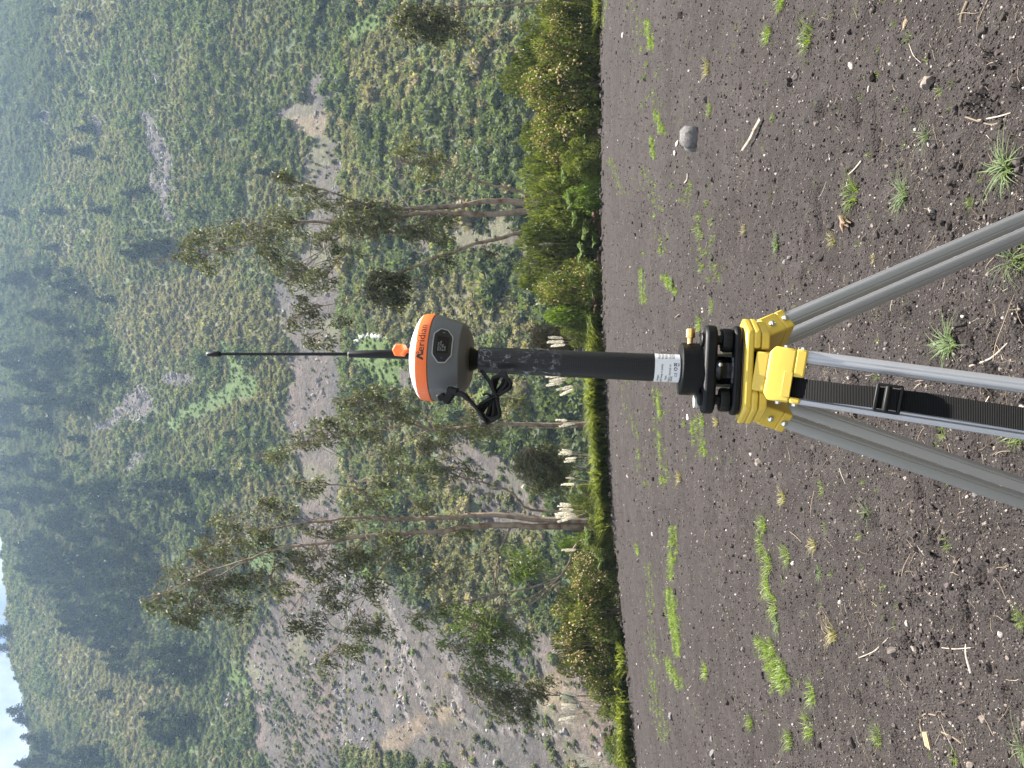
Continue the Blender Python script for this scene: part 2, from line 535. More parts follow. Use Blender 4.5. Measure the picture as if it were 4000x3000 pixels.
# the far rim of the ploughed soil is a low ragged bank
rag = 0.5 * fbm(Xg / 1.1, Xg * 0, 3, 60) + 0.25 * fbm(Xg / 0.25, Xg * 0, 2, 61)
rim = sstep(25.2, 25.9, Yg + rag)
Zg = H(Xg, Yg) + soil_bumps(Xg, Yg) * (1 - rim) + 0.05 * sstep(24.3, 25.3, Yg + rag) * (1 - rim) - 0.25 * rim
Zg += 0.05 * fbm(Xg / 0.3, Yg / 0.3, 2, 62) * sstep(24, 25.3, Yg)
field = tag(obj('soil_field', grid_mesh('soil_field', Xg, Yg, Zg, M_soil)), 'dark brown ploughed soil of the field', kind='structure')

# ---- wider ground round the field
M_verge = wear(mat('verge_earth', (0.030, 0.026, 0.018), 0.95, spec=0.1), (0.035, 0.042, 0.018), 0.8, 0.8)
xs = np.concatenate([np.linspace(-300, -60, 30), np.linspace(-58, 58, 117), np.linspace(60, 300, 30)])
ys = np.concatenate([np.linspace(-120, -4, 40), np.linspace(-3, 34, 75)])
Xc, Yc = np.meshgrid(xs, ys)
inside = (1 - sstep(0.86, 0.93, np.abs(Xc) / np.maximum(Yc, 0.3))) * sstep(1.2, 2.4, Yc) * (1 - sstep(25.6, 27.0, Yc))
Zc = np.where(Yc < 0, 0, H(Xc, np.maximum(Yc, 0))) - 0.35 * inside - 0.06
tag(obj('ground', grid_mesh('ground', Xc, Yc, Zc, M_verge)), 'bare earth round the field', kind='structure')

# ---- hillside: zones seen in the photograph, projected onto the slope
SCREE = [
    [(555, 440), (610, 428), (635, 520), (660, 570), (690, 640), (688, 740), (668, 800), (680, 880), (650, 860), (632, 790), (600, 762), (588, 742), (612, 660), (600, 610), (568, 590), (562, 500)],
    [(560, 140), (576, 205), (602, 230), (640, 305), (630, 345), (640, 380), (610, 372), (618, 330), (590, 285), (566, 225)],
    [(1072, 440), (1130, 402), (1180, 370), (1225, 325), (1240, 250), (1250, 265), (1262, 330), (1290, 350), (1330, 275), (1335, 400), (1290, 420), (1283, 520), (1322, 570), (1338, 640), (1338, 720), (1205, 730), (1215, 600), (1225, 540), (1130, 490)],
    [(1200, 640), (1338, 640), (1335, 900), (1335, 1250), (1125, 1330), (1090, 1240), (1050, 1130), (1110, 1080), (1190, 1000)],
    [(1145, 1250), (1340, 1240), (1345, 1500), (1345, 1720), (1340, 1900), (1350, 2110), (1165, 2110), (1180, 1900), (1170, 1800), (1120, 1720), (1118, 1560), (1160, 1470), (1128, 1420)],
    [(1165, 2050), (1352, 2050), (1360, 2200), (1420, 2240), (1560, 2270), (1690, 2370), (1800, 2420), (1900, 2440), (2050, 2420), (2160, 2500), (2300, 2600), (2400, 2740), (2420, 3100), (1990, 3100), (1700, 3000), (1480, 2930), (1350, 2935), (1310, 3100), (1120, 3100), (1010, 2950), (1000, 2740), (960, 2560), (1010, 2440), (1090, 2330), (1110, 2200)],
    [(560, 1495), (612, 1590), (590, 1648), (545, 1672), (480, 1668), (350, 1712), (365, 1690), (440, 1630), (500, 1570)],
    [(640, 1470), (735, 1460), (745, 1490), (690, 1520), (650, 1510)],
    [(535, 1760), (585, 1770), (560, 1830), (470, 1850), (500, 1800)],
    [(805, 1810), (850, 1820), (900, 1880), (870, 1900), (820, 1850)],
    [(1790, 860), (1990, 820), (2060, 900), (2010, 960), (1960, 1000), (1800, 960), (1760, 900)],
    [(1560, 930), (1650, 900), (1720, 960), (1650, 1010), (1570, 990)],
    [(1700, 1720), (1800, 1680), (1900, 1760), (2040, 1780), (2120, 1850), (2140, 2060), (1900, 2080), (1850, 1950), (1780, 1900), (1700, 1800)],
    [(1540, 1450), (1640, 1440), (1720, 1490), (1640, 1560), (1560, 1530)],
    [(1935, 640), (1990, 650), (1992, 690), (1940, 690)],
    [(880, 2700), (960, 2710), (960, 2760), (890, 2780)],
    [(380, 455), (420, 470), (410, 530), (372, 540)], [(165, 430), (200, 450), (190, 480), (160, 500)],
    [(690, 2570), (760, 2590), (750, 2640), (690, 2620)], [(250, 2680), (275, 2700), (260, 2720)],
    [(2030, 980), (2130, 1010), (2150, 1060), (2060, 1100)],
]
TAN = [[(1080, 450), (1140, 470), (1215, 460), (1290, 400), (1285, 520), (1215, 540), (1130, 490)],
       [(1480, 2930), (1520, 2850), (1640, 2790), (1700, 2790), (1640, 2860), (1590, 2920)],
       [(1700, 2760), (1780, 2740), (1800, 2800), (1710, 2830)],
       [(2060, 2640), (2180, 2620), (2200, 2760), (2100, 2760)],
       [(285, 2900), (340, 2890), (330, 2930)], [(230, 2680), (275, 2690), (262, 2720)]]
PINK = [[(1100, 2200), (1190, 2170), (1180, 2320), (1110, 2380)], [(1180, 2610), (1290, 2640), (1320, 2800), (1310, 2920), (1240, 2880)],
        [(2160, 2500), (2300, 2590), (2420, 2760), (2420, 2990), (2330, 2980), (2260, 2860), (2180, 2780), (2140, 2640)],
        [(1310, 1310), (1370, 1290), (1370, 1370), (1320, 1360)]]
LUSH = [[(1360, 130), (1430, 60), (1500, 20), (1520, 90), (1470, 130), (1410, 165)],
        [(1375, 1300), (1520, 1320), (1600, 1400), (1570, 1560), (1480, 1500), (1380, 1420)],
        [(860, 1330), (900, 1330), (960, 1440), (1050, 1520), (880, 1590), (760, 1640), (680, 1700), (650, 1640), (760, 1560), (900, 1490)],
        [(1370, 2160), (1440, 2200), (1540, 2260), (1640, 2320), (1700, 2380), (1650, 2370), (1520, 2320), (1370, 2280)],
        [(1370, 2850), (1440, 2840), (1490, 2900), (1400, 2920)],
        [(1315, 1450), (1345, 1450), (1345, 1560), (1318, 1560)], [(1310, 2060), (1345, 2060), (1345, 2480), (1315, 2400)],
        [(960, 2060), (1080, 2120), (1060, 2240), (960, 2200)], [(700, 2840), (760, 2930), (720, 2960)],
        [(1020, 1750), (1120, 1730), (1120, 1780), (1030, 1790)], [(1870, 2520), (1920, 2520), (1930, 2620), (1880, 2640)],
        [(1600, 900), (1650, 880), (1660, 940), (1620, 950)], [(880, 2620), (930, 2600), (1000, 2700), (900, 2660)]]
# open dry shrub slope in the middle, paler than the rest
DRY = [[(480, 1130), (700, 1060), (930, 1080), (1110, 1180), (1130, 1420), (860, 1330), (560, 1420), (430, 1280)],
       [(1380, 1130), (1560, 1080), (1840, 1080), (2100, 1180), (2100, 1300), (1700, 1330), (1560, 1280)],
       [(200, 2560), (560, 2480), (720, 2700), (560, 2900), (330, 2760)]]
WOOD = [[(-60, 1000), (330, 1050), (420, 1350), (470, 1480), (330, 1560), (200, 1800), (330, 1900), (640, 1830), (690, 1950), (660, 2130), (620, 2330), (500, 2500), (330, 2480), (100, 2250), (-60, 2000)],
        [(-60, -100), (160, -100), (260, 300), (120, 800), (-60, 900)],
        [(400, 2480), (520, 2440), (860, 2530), (880, 2600), (700, 2680), (480, 2620)],
        [(560, 2700), (780, 2780), (770, 2900), (640, 2880)], [(110, 2830), (260, 2840), (460, 2950), (440, 3100), (110, 3100)]]

def soft(polys, xi, yi, wob, s):
    a = xi + wob * fbm(xi / 55, yi / 55, 3, s); b = yi + wob * fbm(xi / 55, yi / 55, 3, s + 7)
    r = np.zeros(np.shape(xi), bool)
    for p in polys: r |= in_poly(a, b, p)
    return r

def zones(P):
    xi, yi = to_px(P)
    return dict(xi=xi, yi=yi, scree=soft(SCREE, xi, yi, 30, 70), tan=soft(TAN, xi, yi, 22, 71), pink=soft(PINK, xi, yi, 30, 72),
                lush=soft(LUSH, xi, yi, 26, 73), dry=soft(DRY, xi, yi, 70, 74), wood=soft(WOOD, xi, yi, 70, 75))

def hillside_material():
    mm = mat('hillside_earth', (0.1, 0.1, 0.06), 0.95, spec=0.1)
    b = P_(mm); tc = N_(mm, 'ShaderNodeTexCoord')
    a = N_(mm, 'ShaderNodeAttribute'); a.attribute_name = 'albedo'
    s = N_(mm, 'ShaderNodeAttribute'); s.attribute_name = 'stony'
    def noise(sc, det=5, ro=0.65):
        q = N_(mm, 'ShaderNodeTexNoise'); q.inputs['Scale'].default_value = sc; q.inputs['Detail'].default_value = det
        q.inputs['Roughness'].default_value = ro; L_(mm, tc.outputs['Object'], q.inputs['Vector']); return q.outputs['Fac']
    r = N_(mm, 'ShaderNodeMapRange'); r.inputs['From Min'].default_value = 0.3; r.inputs['From Max'].default_value = 0.7
    r.inputs['To Min'].default_value = 0.62; r.inputs['To Max'].default_value = 1.36
    L_(mm, noise(0.55, 9, 0.72), r.inputs['Value'])
    sc = N_(mm, 'ShaderNodeVectorMath'); sc.operation = 'SCALE'
    L_(mm, a.outputs['Color'], sc.inputs[0]); L_(mm, r.outputs['Result'], sc.inputs['Scale'])
    v = N_(mm, 'ShaderNodeTexVoronoi'); v.inputs['Scale'].default_value = 1.3
    L_(mm, tc.outputs['Object'], v.inputs['Vector'])
    vr = N_(mm, 'ShaderNodeMapRange'); vr.inputs['From Max'].default_value = 0.42; vr.inputs['To Min'].default_value = 1.25; vr.inputs['To Max'].default_value = 0.86
    L_(mm, v.outputs['Distance'], vr.inputs['Value'])
    s2 = N_(mm, 'ShaderNodeVectorMath'); s2.operation = 'SCALE'
    L_(mm, sc.outputs['Vector'], s2.inputs[0]); L_(mm, vr.outputs['Result'], s2.inputs['Scale'])
    L_(mm, s2.outputs['Vector'], b.inputs['Base Color'])
    bp = N_(mm, 'ShaderNodeBump'); bp.inputs['Strength'].default_value = 0.85; bp.inputs['Distance'].default_value = 1.1
    L_(mm, noise(0.9, 9, 0.75), bp.inputs['Height']); L_(mm, bp.outputs['Normal'], b.inputs['Normal'])
    return mm

PAL = dict(green=(0.104, 0.128, 0.066), olive=(0.138, 0.136, 0.082), dark=(0.040, 0.056, 0.034), dry=(0.180, 0.160, 0.112),
           lush=(0.098, 0.138, 0.050), scree=(0.110, 0.095, 0.085), pink=(0.155, 0.120, 0.103), tan=(0.205, 0.160, 0.112))

ty = np.concatenate([np.arange(33.5, 90, 2.0), np.arange(90, 400, 1.0), np.arange(400, 470, 4.0)])
tx = np.concatenate([np.arange(-330, -232, 5.0), np.arange(-232, 232, 0.95), np.arange(232, 331, 5.0)])
TX, TY = np.meshgrid(tx, ty)
TZ = H(TX, TY)
TP = np.stack([TX, TY, TZ], -1).reshape(-1, 3)
Z = zones(TP)
# rills, ledges and boulder bands give the bare ground its own relief
rug = fbm(TX / 5, TY / 5, 3, 80) * 0.55 + np.abs(fbm(TX / 9, TY / 30, 3, 81)) * 1.6 + fbm(TX / 1.6, TY / 1.6, 2, 82) * 0.35
ledge = np.abs(fbm(TX / 14, TY / 3.2, 3, 83)) * 2.2
top_scree = (Z['xi'] < 900).reshape(TX.shape)
TZ = TZ + Z['scree'].reshape(TX.shape) * (rug + np.where(top_scree, ledge, 0) - 0.5)
TP[:, 2] = TZ.ravel()
n1 = fbm(TX / 24, TY / 24, 4, 84).ravel(); n2 = fbm(TX / 7, TY / 7, 3, 85).ravel(); n3 = fbm(TX / 40, TY / 9, 3, 86).ravel()
def lerp(a, b, t): return a + (np.asarray(b)[None] - a) * t[:, None]
A = np.repeat(np.array([PAL['green']]), len(TP), 0)
A = lerp(A, PAL['olive'], sstep(-0.15, 0.35, n1)); A = lerp(A, PAL['dry'], sstep(0.1, 0.5, n2) * 0.6)
A = np.where(Z['dry'][:, None], lerp(A, PAL['dry'], np.full(len(TP), 0.6)), A)
A = np.where(Z['wood'][:, None], lerp(A, PAL['dark'], np.full(len(TP), 0.7)), A)
A = np.where(Z['lush'][:, None], np.array([PAL['lush']]), A)
G = np.repeat(np.array([PAL['scree']]), len(TP), 0)
G = lerp(G, PAL['pink'], 0.55 * sstep(0.05, 0.45, n3)); G = lerp(G, PAL['olive'], 0.85 * sstep(-0.05, 0.36, n2) * sstep(-0.35, 0.25, n1))
G = lerp(G, (0.088, 0.082, 0.084), 0.7 * sstep(0.0, 0.5, -n3))
A = np.where(Z['scree'][:, None], G, A)
# lines of rubble that run down across the slide
LINES = [[(1505, 2290), (1545, 2400), (1590, 2560), (1640, 2700), (1690, 2800)], [(1540, 2430), (1565, 2540), (1560, 2680), (1575, 2780), (1592, 2850)], [(1215, 2230), (1250, 2420), (1300, 2640), (1330, 2860)],
         [(1720, 2520), (1760, 2640), (1800, 2800), (1880, 2850), (2010, 2860), (2200, 2870)], [(1335, 2120), (1338, 2500), (1345, 2980)]]
def near_lines(xi, yi):
    d = np.full(np.shape(xi), 1e9)
    for ln_ in LINES:
        for (x1, y1), (x2, y2) in zip(ln_[:-1], ln_[1:]):
            t = np.clip(((xi - x1) * (x2 - x1) + (yi - y1) * (y2 - y1)) / ((x2 - x1) ** 2 + (y2 - y1) ** 2), 0, 1)
            d = np.minimum(d, np.hypot(xi - x1 - t * (x2 - x1), yi - y1 - t * (y2 - y1)))
    return d
nl_ = near_lines(Z['xi'] + 14 * fbm(TX / 6, TY / 6, 2, 89).ravel(), Z['yi'])
A = np.where((Z['scree'] & (nl_ < 11))[:, None], np.array([[0.165, 0.146, 0.136]]), A)
A = np.where((Z['scree'] & (nl_ > 11) & (nl_ < 20))[:, None], A * 0.80, A)
A = np.where((Z['scree'] & Z['pink'])[:, None], lerp(A, PAL['pink'], np.full(len(TP), 0.75)), A)
A = np.where(Z['tan'][:, None], lerp(A, PAL['tan'], np.full(len(TP), 0.75)), A)
# pale dirt track along the terrace edge
trk = (np.abs(Z['xi'] - 1345 - 6 * fbm(TX / 20, TX * 0, 2, 87).ravel()) < 5) & (Z['scree'] | (vnoise(TX / 30, TX * 0, 88).ravel() > 0.55))
A = np.where(trk[:, None], np.array([[0.19, 0.16, 0.12]]), A)
hill = grid_mesh('hillside', TX, TY, TZ, hillside_material(), True,
                 dict(albedo=np.concatenate([A, np.ones((len(A), 1))], 1), stony=Z['scree'].astype(float)))
tag(obj('hillside', hill), 'steep mountain slope with shrub cover and grey landslide scars', kind='structure')

def HB(x, y):
    """height of the hillside as built"""
    return H(x, y)

# ---- shrub cover of the hillside
def bush_proto(seed, leaf=0.42, n=95, flat=0.8):
    rg = np.random.default_rng(seed)
    V, Fc = ICO1[0].copy(), ICO1[1]
    V = V * (0.70 + 0.22 * rg.random((len(V), 1))) * np.array([1, 1, flat])
    d = unit(n, rg); d[:, 2] = np.abs(d[:, 2]) * 1.1 - 0.25
    d /= np.linalg.norm(d, axis=1, keepdims=True)
    lump = 0.72 + 0.30 * np.sin(d[:, 0] * 4 + seed) * np.cos(d[:, 1] * 5 + seed * 2) + 0.12 * rg.random(n)
    C = d * lump[:, None] * np.array([1, 1, flat])
    D = d * 0.6 + unit(n, rg) * 0.8; Nn = unit(n, rg) + d
    LV, LF = leaves(C, D, Nn, leaf * (0.6 + 0.8 * rg.random(n)), leaf * 0.75 * (0.6 + 0.8 * rg.random(n)))
    W = np.concatenate([V, LV]); v = np.concatenate([np.full(len(V), 0.25), np.repeat(rg.random(n), 4)])
    W[:, 2] += 0.45
    return mesh_np('bush', W, [Fc, LF + len(V)], M_cover, False, dict(v=v))
M_cover = leaf_mat('shrub_cover', (0.84, 0.84, 0.80), (1.30, 1.26, 1.14), 0.40, inst=True, rough=0.8, tcol=(1.2, 1.25, 0.6))
protos = [bush_proto(s) for s in range(1, 7)]
n = 175000
yy = np.sqrt(RNG.random(n) * (402 ** 2 - 91 ** 2) + 91 ** 2)
xx = (RNG.random(n) * 2 - 1) * (0.72 * yy + 12)
PP = np.stack([xx, yy, H(xx, yy)], 1)
Z = zones(PP)
cl = vnoise(xx / 9, yy / 9, 90)
keep = RNG.random(n) < np.where(Z['scree'], np.where((Z['xi'] > 1090) & (Z['xi'] < 1350) & (Z['yi'] < 2150), np.where(cl > 0.72, 0.22, 0.03), np.where(cl > 0.66, 0.45, 0.09)), np.where(Z['lush'], 0.35, 0.70 + 0.3 * cl))
keep &= ~((Z['scree'] & Z['tan']) & (RNG.random(n) < 0.8))
PP = PP[keep]; Z = {k: v[keep] for k, v in Z.items()}; xx, yy = PP[:, 0], PP[:, 1]; n = len(PP)
low = yy < 176
s = np.where(low, 0.66, 0.60) * np.exp(RNG.normal(0, 0.38, n))
big = (vnoise(xx / 11, yy / 11, 91) > 0.62) & (RNG.random(n) < 0.35)
s = np.where(big & ~Z['scree'] & ~Z['lush'], s * 1.75, s); s = np.where(Z['wood'], s * 1.35, s)
s = np.where(Z['lush'], s * 0.6, s); s = np.where(Z['scree'], s * 0.6, s)
s = np.clip(s, 0.25, 2.8)
h1 = fbm(xx / 26, yy / 26, 3, 92); h2 = RNG.random(n)
Cc = np.repeat(np.array([PAL['green']]), n, 0)
Cc = lerp(Cc, PAL['olive'], np.clip(0.5 + h1 * 1.4 + (h2 - 0.5) * 0.9, 0, 1))
Cc = np.where((h2 < np.where(low, 0.20, 0.09))[:, None], np.array([PAL['dry']]), Cc)
Cc = np.where((big | (h2 > 0.93))[:, None], np.array([[0.070, 0.092, 0.044]]), Cc)
Cc = np.where(Z['dry'][:, None], lerp(Cc, PAL['dry'], np.full(n, 0.55)), Cc)
Cc = np.where(Z['wood'][:, None], lerp(Cc, PAL['dark'], np.full(n, 0.72)), Cc)
Cc = np.where(Z['lush'][:, None], np.array([PAL['lush']]), Cc)
Cc = Cc * np.exp(RNG.normal(0, 1, (n, 1)) * np.where(low, 0.20, 0.13)[:, None])
PP[:, 2] += np.where(Z['scree'], 0.1, 0.0)
scatter('shrub_cover', PP, np.stack([s, s, s * (0.75 + 0.5 * RNG.random(n))], 1), np.stack([RNG.normal(0, 0.15, n) - 0.1, RNG.normal(0, 0.15, n), RNG.random(n) * 6.28], 1),
        RNG.integers(0, 6, n), protos, 'low green and olive shrubs covering the mountain slope', np.concatenate([Cc, np.ones((n, 1))], 1))

# ---- loose rocks on the bare scars
def rock_verts(seed, base=ICO2, rough=0.35):
    rg = np.random.default_rng(seed)
    V = base[0].copy()
    for k in range(7):
        d = unit(1, rg)[0]; c = 0.45 + 0.35 * rg.random()
        t = V @ d; V = V - np.where(t > c, t - c, 0)[:, None] * d
    V *= 1 + rough * 0.25 * rg.normal(size=(len(V), 1)) * 0.4
    return V * np.array([1, 0.75 + 0.4 * rg.random(), 0.55 + 0.3 * rg.random()])
M_rubble = mat('rubble', (0.2, 0.19, 0.18), 0.9, spec=0.2)
_a = N_(M_rubble, 'ShaderNodeAttribute'); _a.attribute_type = 'INSTANCER'; _a.attribute_name = 'col'
L_(M_rubble, _a.outputs["Color"], P_(M_rubble).inputs["Base Color"])
rprotos = [mesh_np('rubble', rock_verts(s, ICO1), [ICO1[1]], M_rubble) for s in range(5)]
n = 150000
yy = np.sqrt(RNG.random(n) * (380 ** 2 - 95 ** 2) + 95 ** 2)
xx = (RNG.random(n) * 2 - 1) * (0.64 * yy + 8)
PP = np.stack([xx, yy, H(xx, yy)], 1); Z = zones(PP)
band = np.abs(fbm(xx / 22, yy / 14, 3, 95))
keep = Z['scree'] & (RNG.random(n) < np.where(Z['xi'] < 900, 0.9, np.where(near_lines(Z['xi'], Z['yi']) < 13, 0.95, 0.10 + 0.6 * (band < 0.06))))
PP = PP[keep]; n = len(PP)
rug = fbm(PP[:, 0] / 5, PP[:, 1] / 5, 3, 80) * 0.55 + np.abs(fbm(PP[:, 0] / 9, PP[:, 1] / 30, 3, 81)) * 1.6 - 0.5
PP[:, 2] += rug + np.where(Z['xi'][keep] < 900, np.abs(fbm(PP[:, 0] / 14, PP[:, 1] / 3.2, 3, 83)) * 2.2, 0)
s = np.clip(0.22 * np.exp(RNG.normal(0, 0.65, n)), 0.08, 0.9) * np.where(Z['xi'][keep] < 900, 1.6, 1)
g = np.exp(RNG.normal(0, 0.25, (n, 1)))
rc = np.where(RNG.random((n, 1)) < 0.3, np.array([[0.21, 0.178, 0.162]]), np.array([[0.155, 0.145, 0.142]])) * g
scatter('scree_rocks', PP, s, RNG.random((n, 3)) * 6.28, RNG.integers(0, 5, n), rprotos, 'loose grey and pinkish rocks on the landslide scars', np.concatenate([rc, np.ones((n, 1))], 1))

# ---- white pebbly line in the bright meadow
xi0 = np.array([1378, 1400, 1412, 1440, 1470, 1500, 1540, 1580, 1604]); yi0 = np.array([1345, 1325, 1312, 1310, 1312, 1316, 1326, 1332, 1336])
pts = []
for k in range(150):
    t = random.random() * 8; i = int(t); f = t - i
    p = on_land(xi0[i] * (1 - f) + xi0[min(i + 1, 8)] * f + random.gauss(0, 3), yi0[i] * (1 - f) + yi0[min(i + 1, 8)] * f + random.gauss(0, 4), 60)
    pts.append(p)
pts = np.array(pts); n = len(pts); pts[:, 2] += 0.2
scatter('white_rocks', pts, 0.30 * np.exp(RNG.normal(0, 0.4, n)), RNG.random((n, 3)) * 6.28, RNG.integers(0, 5, n), rprotos, 'line of white stones winding through the bright green meadow', np.tile([0.62, 0.60, 0.56, 1], (n, 1)))

# ---- haze of the valley air
hb = MB().box((0, 190, 231), (700, 650, 494))
M_haze = bpy.data.materials.new('haze'); M_haze.use_nodes = True
M_haze.node_tree.nodes.clear()
_o = N_(M_haze, 'ShaderNodeOutputMaterial'); _v = N_(M_haze, 'ShaderNodeVolumePrincipled')
_v.inputs['Color'].default_value = (0.50, 0.71, 1.0, 1); _v.inputs['Density'].default_value = 0.00022; _v.inputs['Anisotropy'].default_value = 0.2
L_(M_haze, _v.outputs['Volume'], _o.inputs['Volume'])
haze = hb.build('haze', M_haze, smooth=False)
haze['kind'] = 'stuff'
# ================================================================== VEGETATION
M_bark = wear(mat('pale_bark', (0.235, 0.19, 0.14), 0.85, spec=0.2), (0.105, 0.058, 0.036), 3.0, 1.0, 0.6, 30)
M_twig = mat('twig_bark', (0.15, 0.118, 0.088), 0.9, spec=0.15)
M_deadwood = wear(mat('bleached_wood', (0.30, 0.265, 0.22), 0.85, spec=0.2), (0.17, 0.14, 0.11), 20, 0.9, 0.5, 120)
M_euc = leaf_mat('eucalypt_leaves', (0.042, 0.054, 0.028), (0.140, 0.140, 0.070), 0.32, rough=0.62)
M_eucb = leaf_mat('bright_leaves', (0.050, 0.085, 0.022), (0.13, 0.17, 0.045), 0.40, rough=0.5)
M_con = leaf_mat('conifer_needles', (0.010, 0.017, 0.012), (0.055, 0.072, 0.042), 0.14, rough=0.7)
M_trunk = mat('dark_bark', (0.09, 0.07, 0.055), 0.9)

# ---- conifers of the far slope
def conifer_meshes(seed, slim):
    rg = np.random.default_rng(seed)
    Cs, Ds, Ns, Ls, Ws = [], [], [], [], []
    Hh = 1.0
    for k in range(26):
        f = k / 25.0
        z = 0.12 + 0.86 * f
        rad = slim * (math.sin(min(1, 0.30 + 0.9 * (1 - f)) * math.pi / 2) ** 1.2) * (1 - f) ** 0.38 * (0.45 + 0.85 * rg.random())
        nb = 5 + int(9 * (1 - f))
        for q in range(nb):
            a = rg.random() * 6.283; rr = rad * (0.55 + 0.75 * rg.random())
            for j in range(3):
                g = 0.35 + 0.33 * j
                Cs.append((math.cos(a) * rr * g * 0.75, math.sin(a) * rr * g * 0.75, z + rg.normal() * 0.012 + 0.02 * (1 - g)))
                Ds.append((math.cos(a + rg.normal() * 0.6), math.sin(a + rg.normal() * 0.6), 0.0 + rg.normal() * 0.6))
                Ns.append((rg.normal() * 0.4, rg.normal() * 0.4, 1)); Ls.append(0.07 + 0.06 * rg.random()); Ws.append(0.035 + 0.03 * rg.random())
    V, Fq = leaves(np.array(Cs), np.array(Ds), np.array(Ns), Ls, Ws)
    crown = mesh_np('crown', V, [Fq], M_con, False, dict(v=np.repeat(rg.random(len(Cs)), 4)))
    trunk = MB().tube([(0, 0, -0.06), (0.004, 0, 0.3), (0, 0.004, 0.92)], [0.02, 0.014, 0.003], 6).mesh('trunk', M_trunk)
    return crown, trunk
CON = [conifer_meshes(s, sl) for s, sl in ((1, .27), (2, .33), (3, .23), (4, .40))]

def conifer(xi, yi, hpx, label, group, k=None):
    """(xi, yi): foot of the tree in the photograph"""
    p = on_land(xi, yi, 60)
    if p is None: return None
    d = p[1] * CP + (p[2] - CAM[2]) * SP
    hh = hpx * d / F * 0.98
    c, tk = CON[random.randrange(4) if k is None else k]
    t = thing('conifer', label, 'tree', p, (0, 0, random.random() * 6.28), group, (hh * random.uniform(.85, 1.15), hh * random.uniform(.85, 1.15), hh))
    obj('crown', c, t); obj('trunk', tk, t)
    return t

single = [  # foot xi, yi, height px, label
    (225, 40, 60, 'small dark conifer high on the slope near its top right corner'), (365, 60, 70, 'dark conifer on the upper right slope right of the rock outcrop'),
    (385, 127, 62, 'dark conifer beside a shaded dip high on the right slope'), (312, 210, 60, 'lone conifer on the high slope well above the rocky strip'),
    (335, 372, 50, 'small conifer above the pale bare patches on the upper slope'), (178, 452, 70, 'rounded dark conifer beside the highest pale soil patch'),
    (385, 500, 95, 'bushy dark conifer touching the pale soil patch left of the rocky strip'), (365, 590, 105, 'broad dark conifer below its bushy twin on the upper slope'),
    (540, 752, 75, 'dark round conifer left of the lower end of the rocky strip'), (585, 738, 60, 'dark round conifer against the rocky strip'),
    (255, 825, 90, 'dark conifer on open slope between the two pale strips of rock'), (80, 832, 80, 'large dark conifer at the very top of the slope right of centre'),
    (445, 820, 95, 'thin dusky conifer above the tall eucalyptus tops'), (680, 960, 175, 'big blue green conifer behind the top of the tall eucalyptus'),
    (600, 985, 140, 'conifer left of the big one behind the tall eucalyptus'), (235, 966, 75, 'squat conifer on the slope high above the tall eucalyptus'),
    (808, 832, 60, 'low spreading conifer on open green slope right of the tall eucalyptus'), (440, 618, 50, 'slim conifer left of the rocky strip'),
    (935, 730, 40, 'tiny conifer on the open slope above the landslide scar'), (1110, 668, 120, 'spiky dark palm like conifer above the landslide band'),
    (490, 1465, 115, 'dark conifer above the antenna tip beside the grey scree triangle'), (385, 1525, 90, 'dark conifer upslope of the grey scree triangle'),
    (370, 1590, 110, 'tall conifer against the upper edge of the scree triangle'), (310, 1560, 80, 'conifer in the row above the scree triangle'),
    (345, 1712, 90, 'conifer at the left upper tip of the scree triangle'), (330, 1790, 80, 'conifer left of the scree triangle'),
    (235, 1810, 75, 'conifer standing on the pale rocky patch high left of centre'), (450, 1905, 150, 'large spreading conifer left of the narrow white scree'),
    (745, 1895, 150, 'large dark conifer on the slope between the two middle eucalyptus tops'), (860, 1858, 120, 'dark conifer beside the small pale scree at mid slope'),
    (620, 1893, 120, 'broad conifer above the large dark one at mid slope'), (925, 1695, 60, 'small conifer above the grey landslide band behind the receiver'),
    (445, 1358, 70, 'dark conifer on the slope straight above the antenna'), (455, 1165, 85, 'conifer on the slope above the left end of the tall eucalyptus top'),
    (350, 1135, 110, 'long dark conifer in the upper wood right of the antenna line'), (250, 1245, 90, 'conifer at the lower edge of the upper wood'),
    (780, 2020, 120, 'conifer right of the pale soil notch above the twin trunk eucalyptus'), (835, 2080, 100, 'conifer left of the pale soil notch above the twin trunk eucalyptus'),
    (450, 2710, 80, 'conifer beside the small tan soil scar near the ridge'), (690, 2560, 120, 'conifer just above the pinkish rubble on the left slope'),
]
for a in single: conifer(*a[:3], a[3], 'conifers on the mountain slope')
woods = [
    (WOOD[0], 125, 'the high wood above the antenna', 'conifers of the high wood'),
    ([(250, 1960), (680, 2080), (640, 2330), (520, 2500), (330, 2480), (150, 2200)], 80, 'the left upper wood', 'conifers of the left wood'),
    (WOOD[2], 26, 'the tree strip down the left slope', 'conifers of the left strip'),
    ([(580, 2690), (790, 2790), (770, 2900), (650, 2880)], 10, 'the clump above the rubble', 'conifers of the left clump'),
    ([(150, 2840), (280, 2850), (470, 2950), (440, 3030), (150, 3030)], 20, 'the clump at the far left edge', 'conifers of the edge clump'),
]
ORD = ['first', 'second', 'third', 'fourth', 'fifth', 'sixth', 'seventh', 'eighth', 'ninth', 'tenth', 'eleventh', 'twelfth', 'thirteenth', 'fourteenth', 'fifteenth', 'sixteenth']
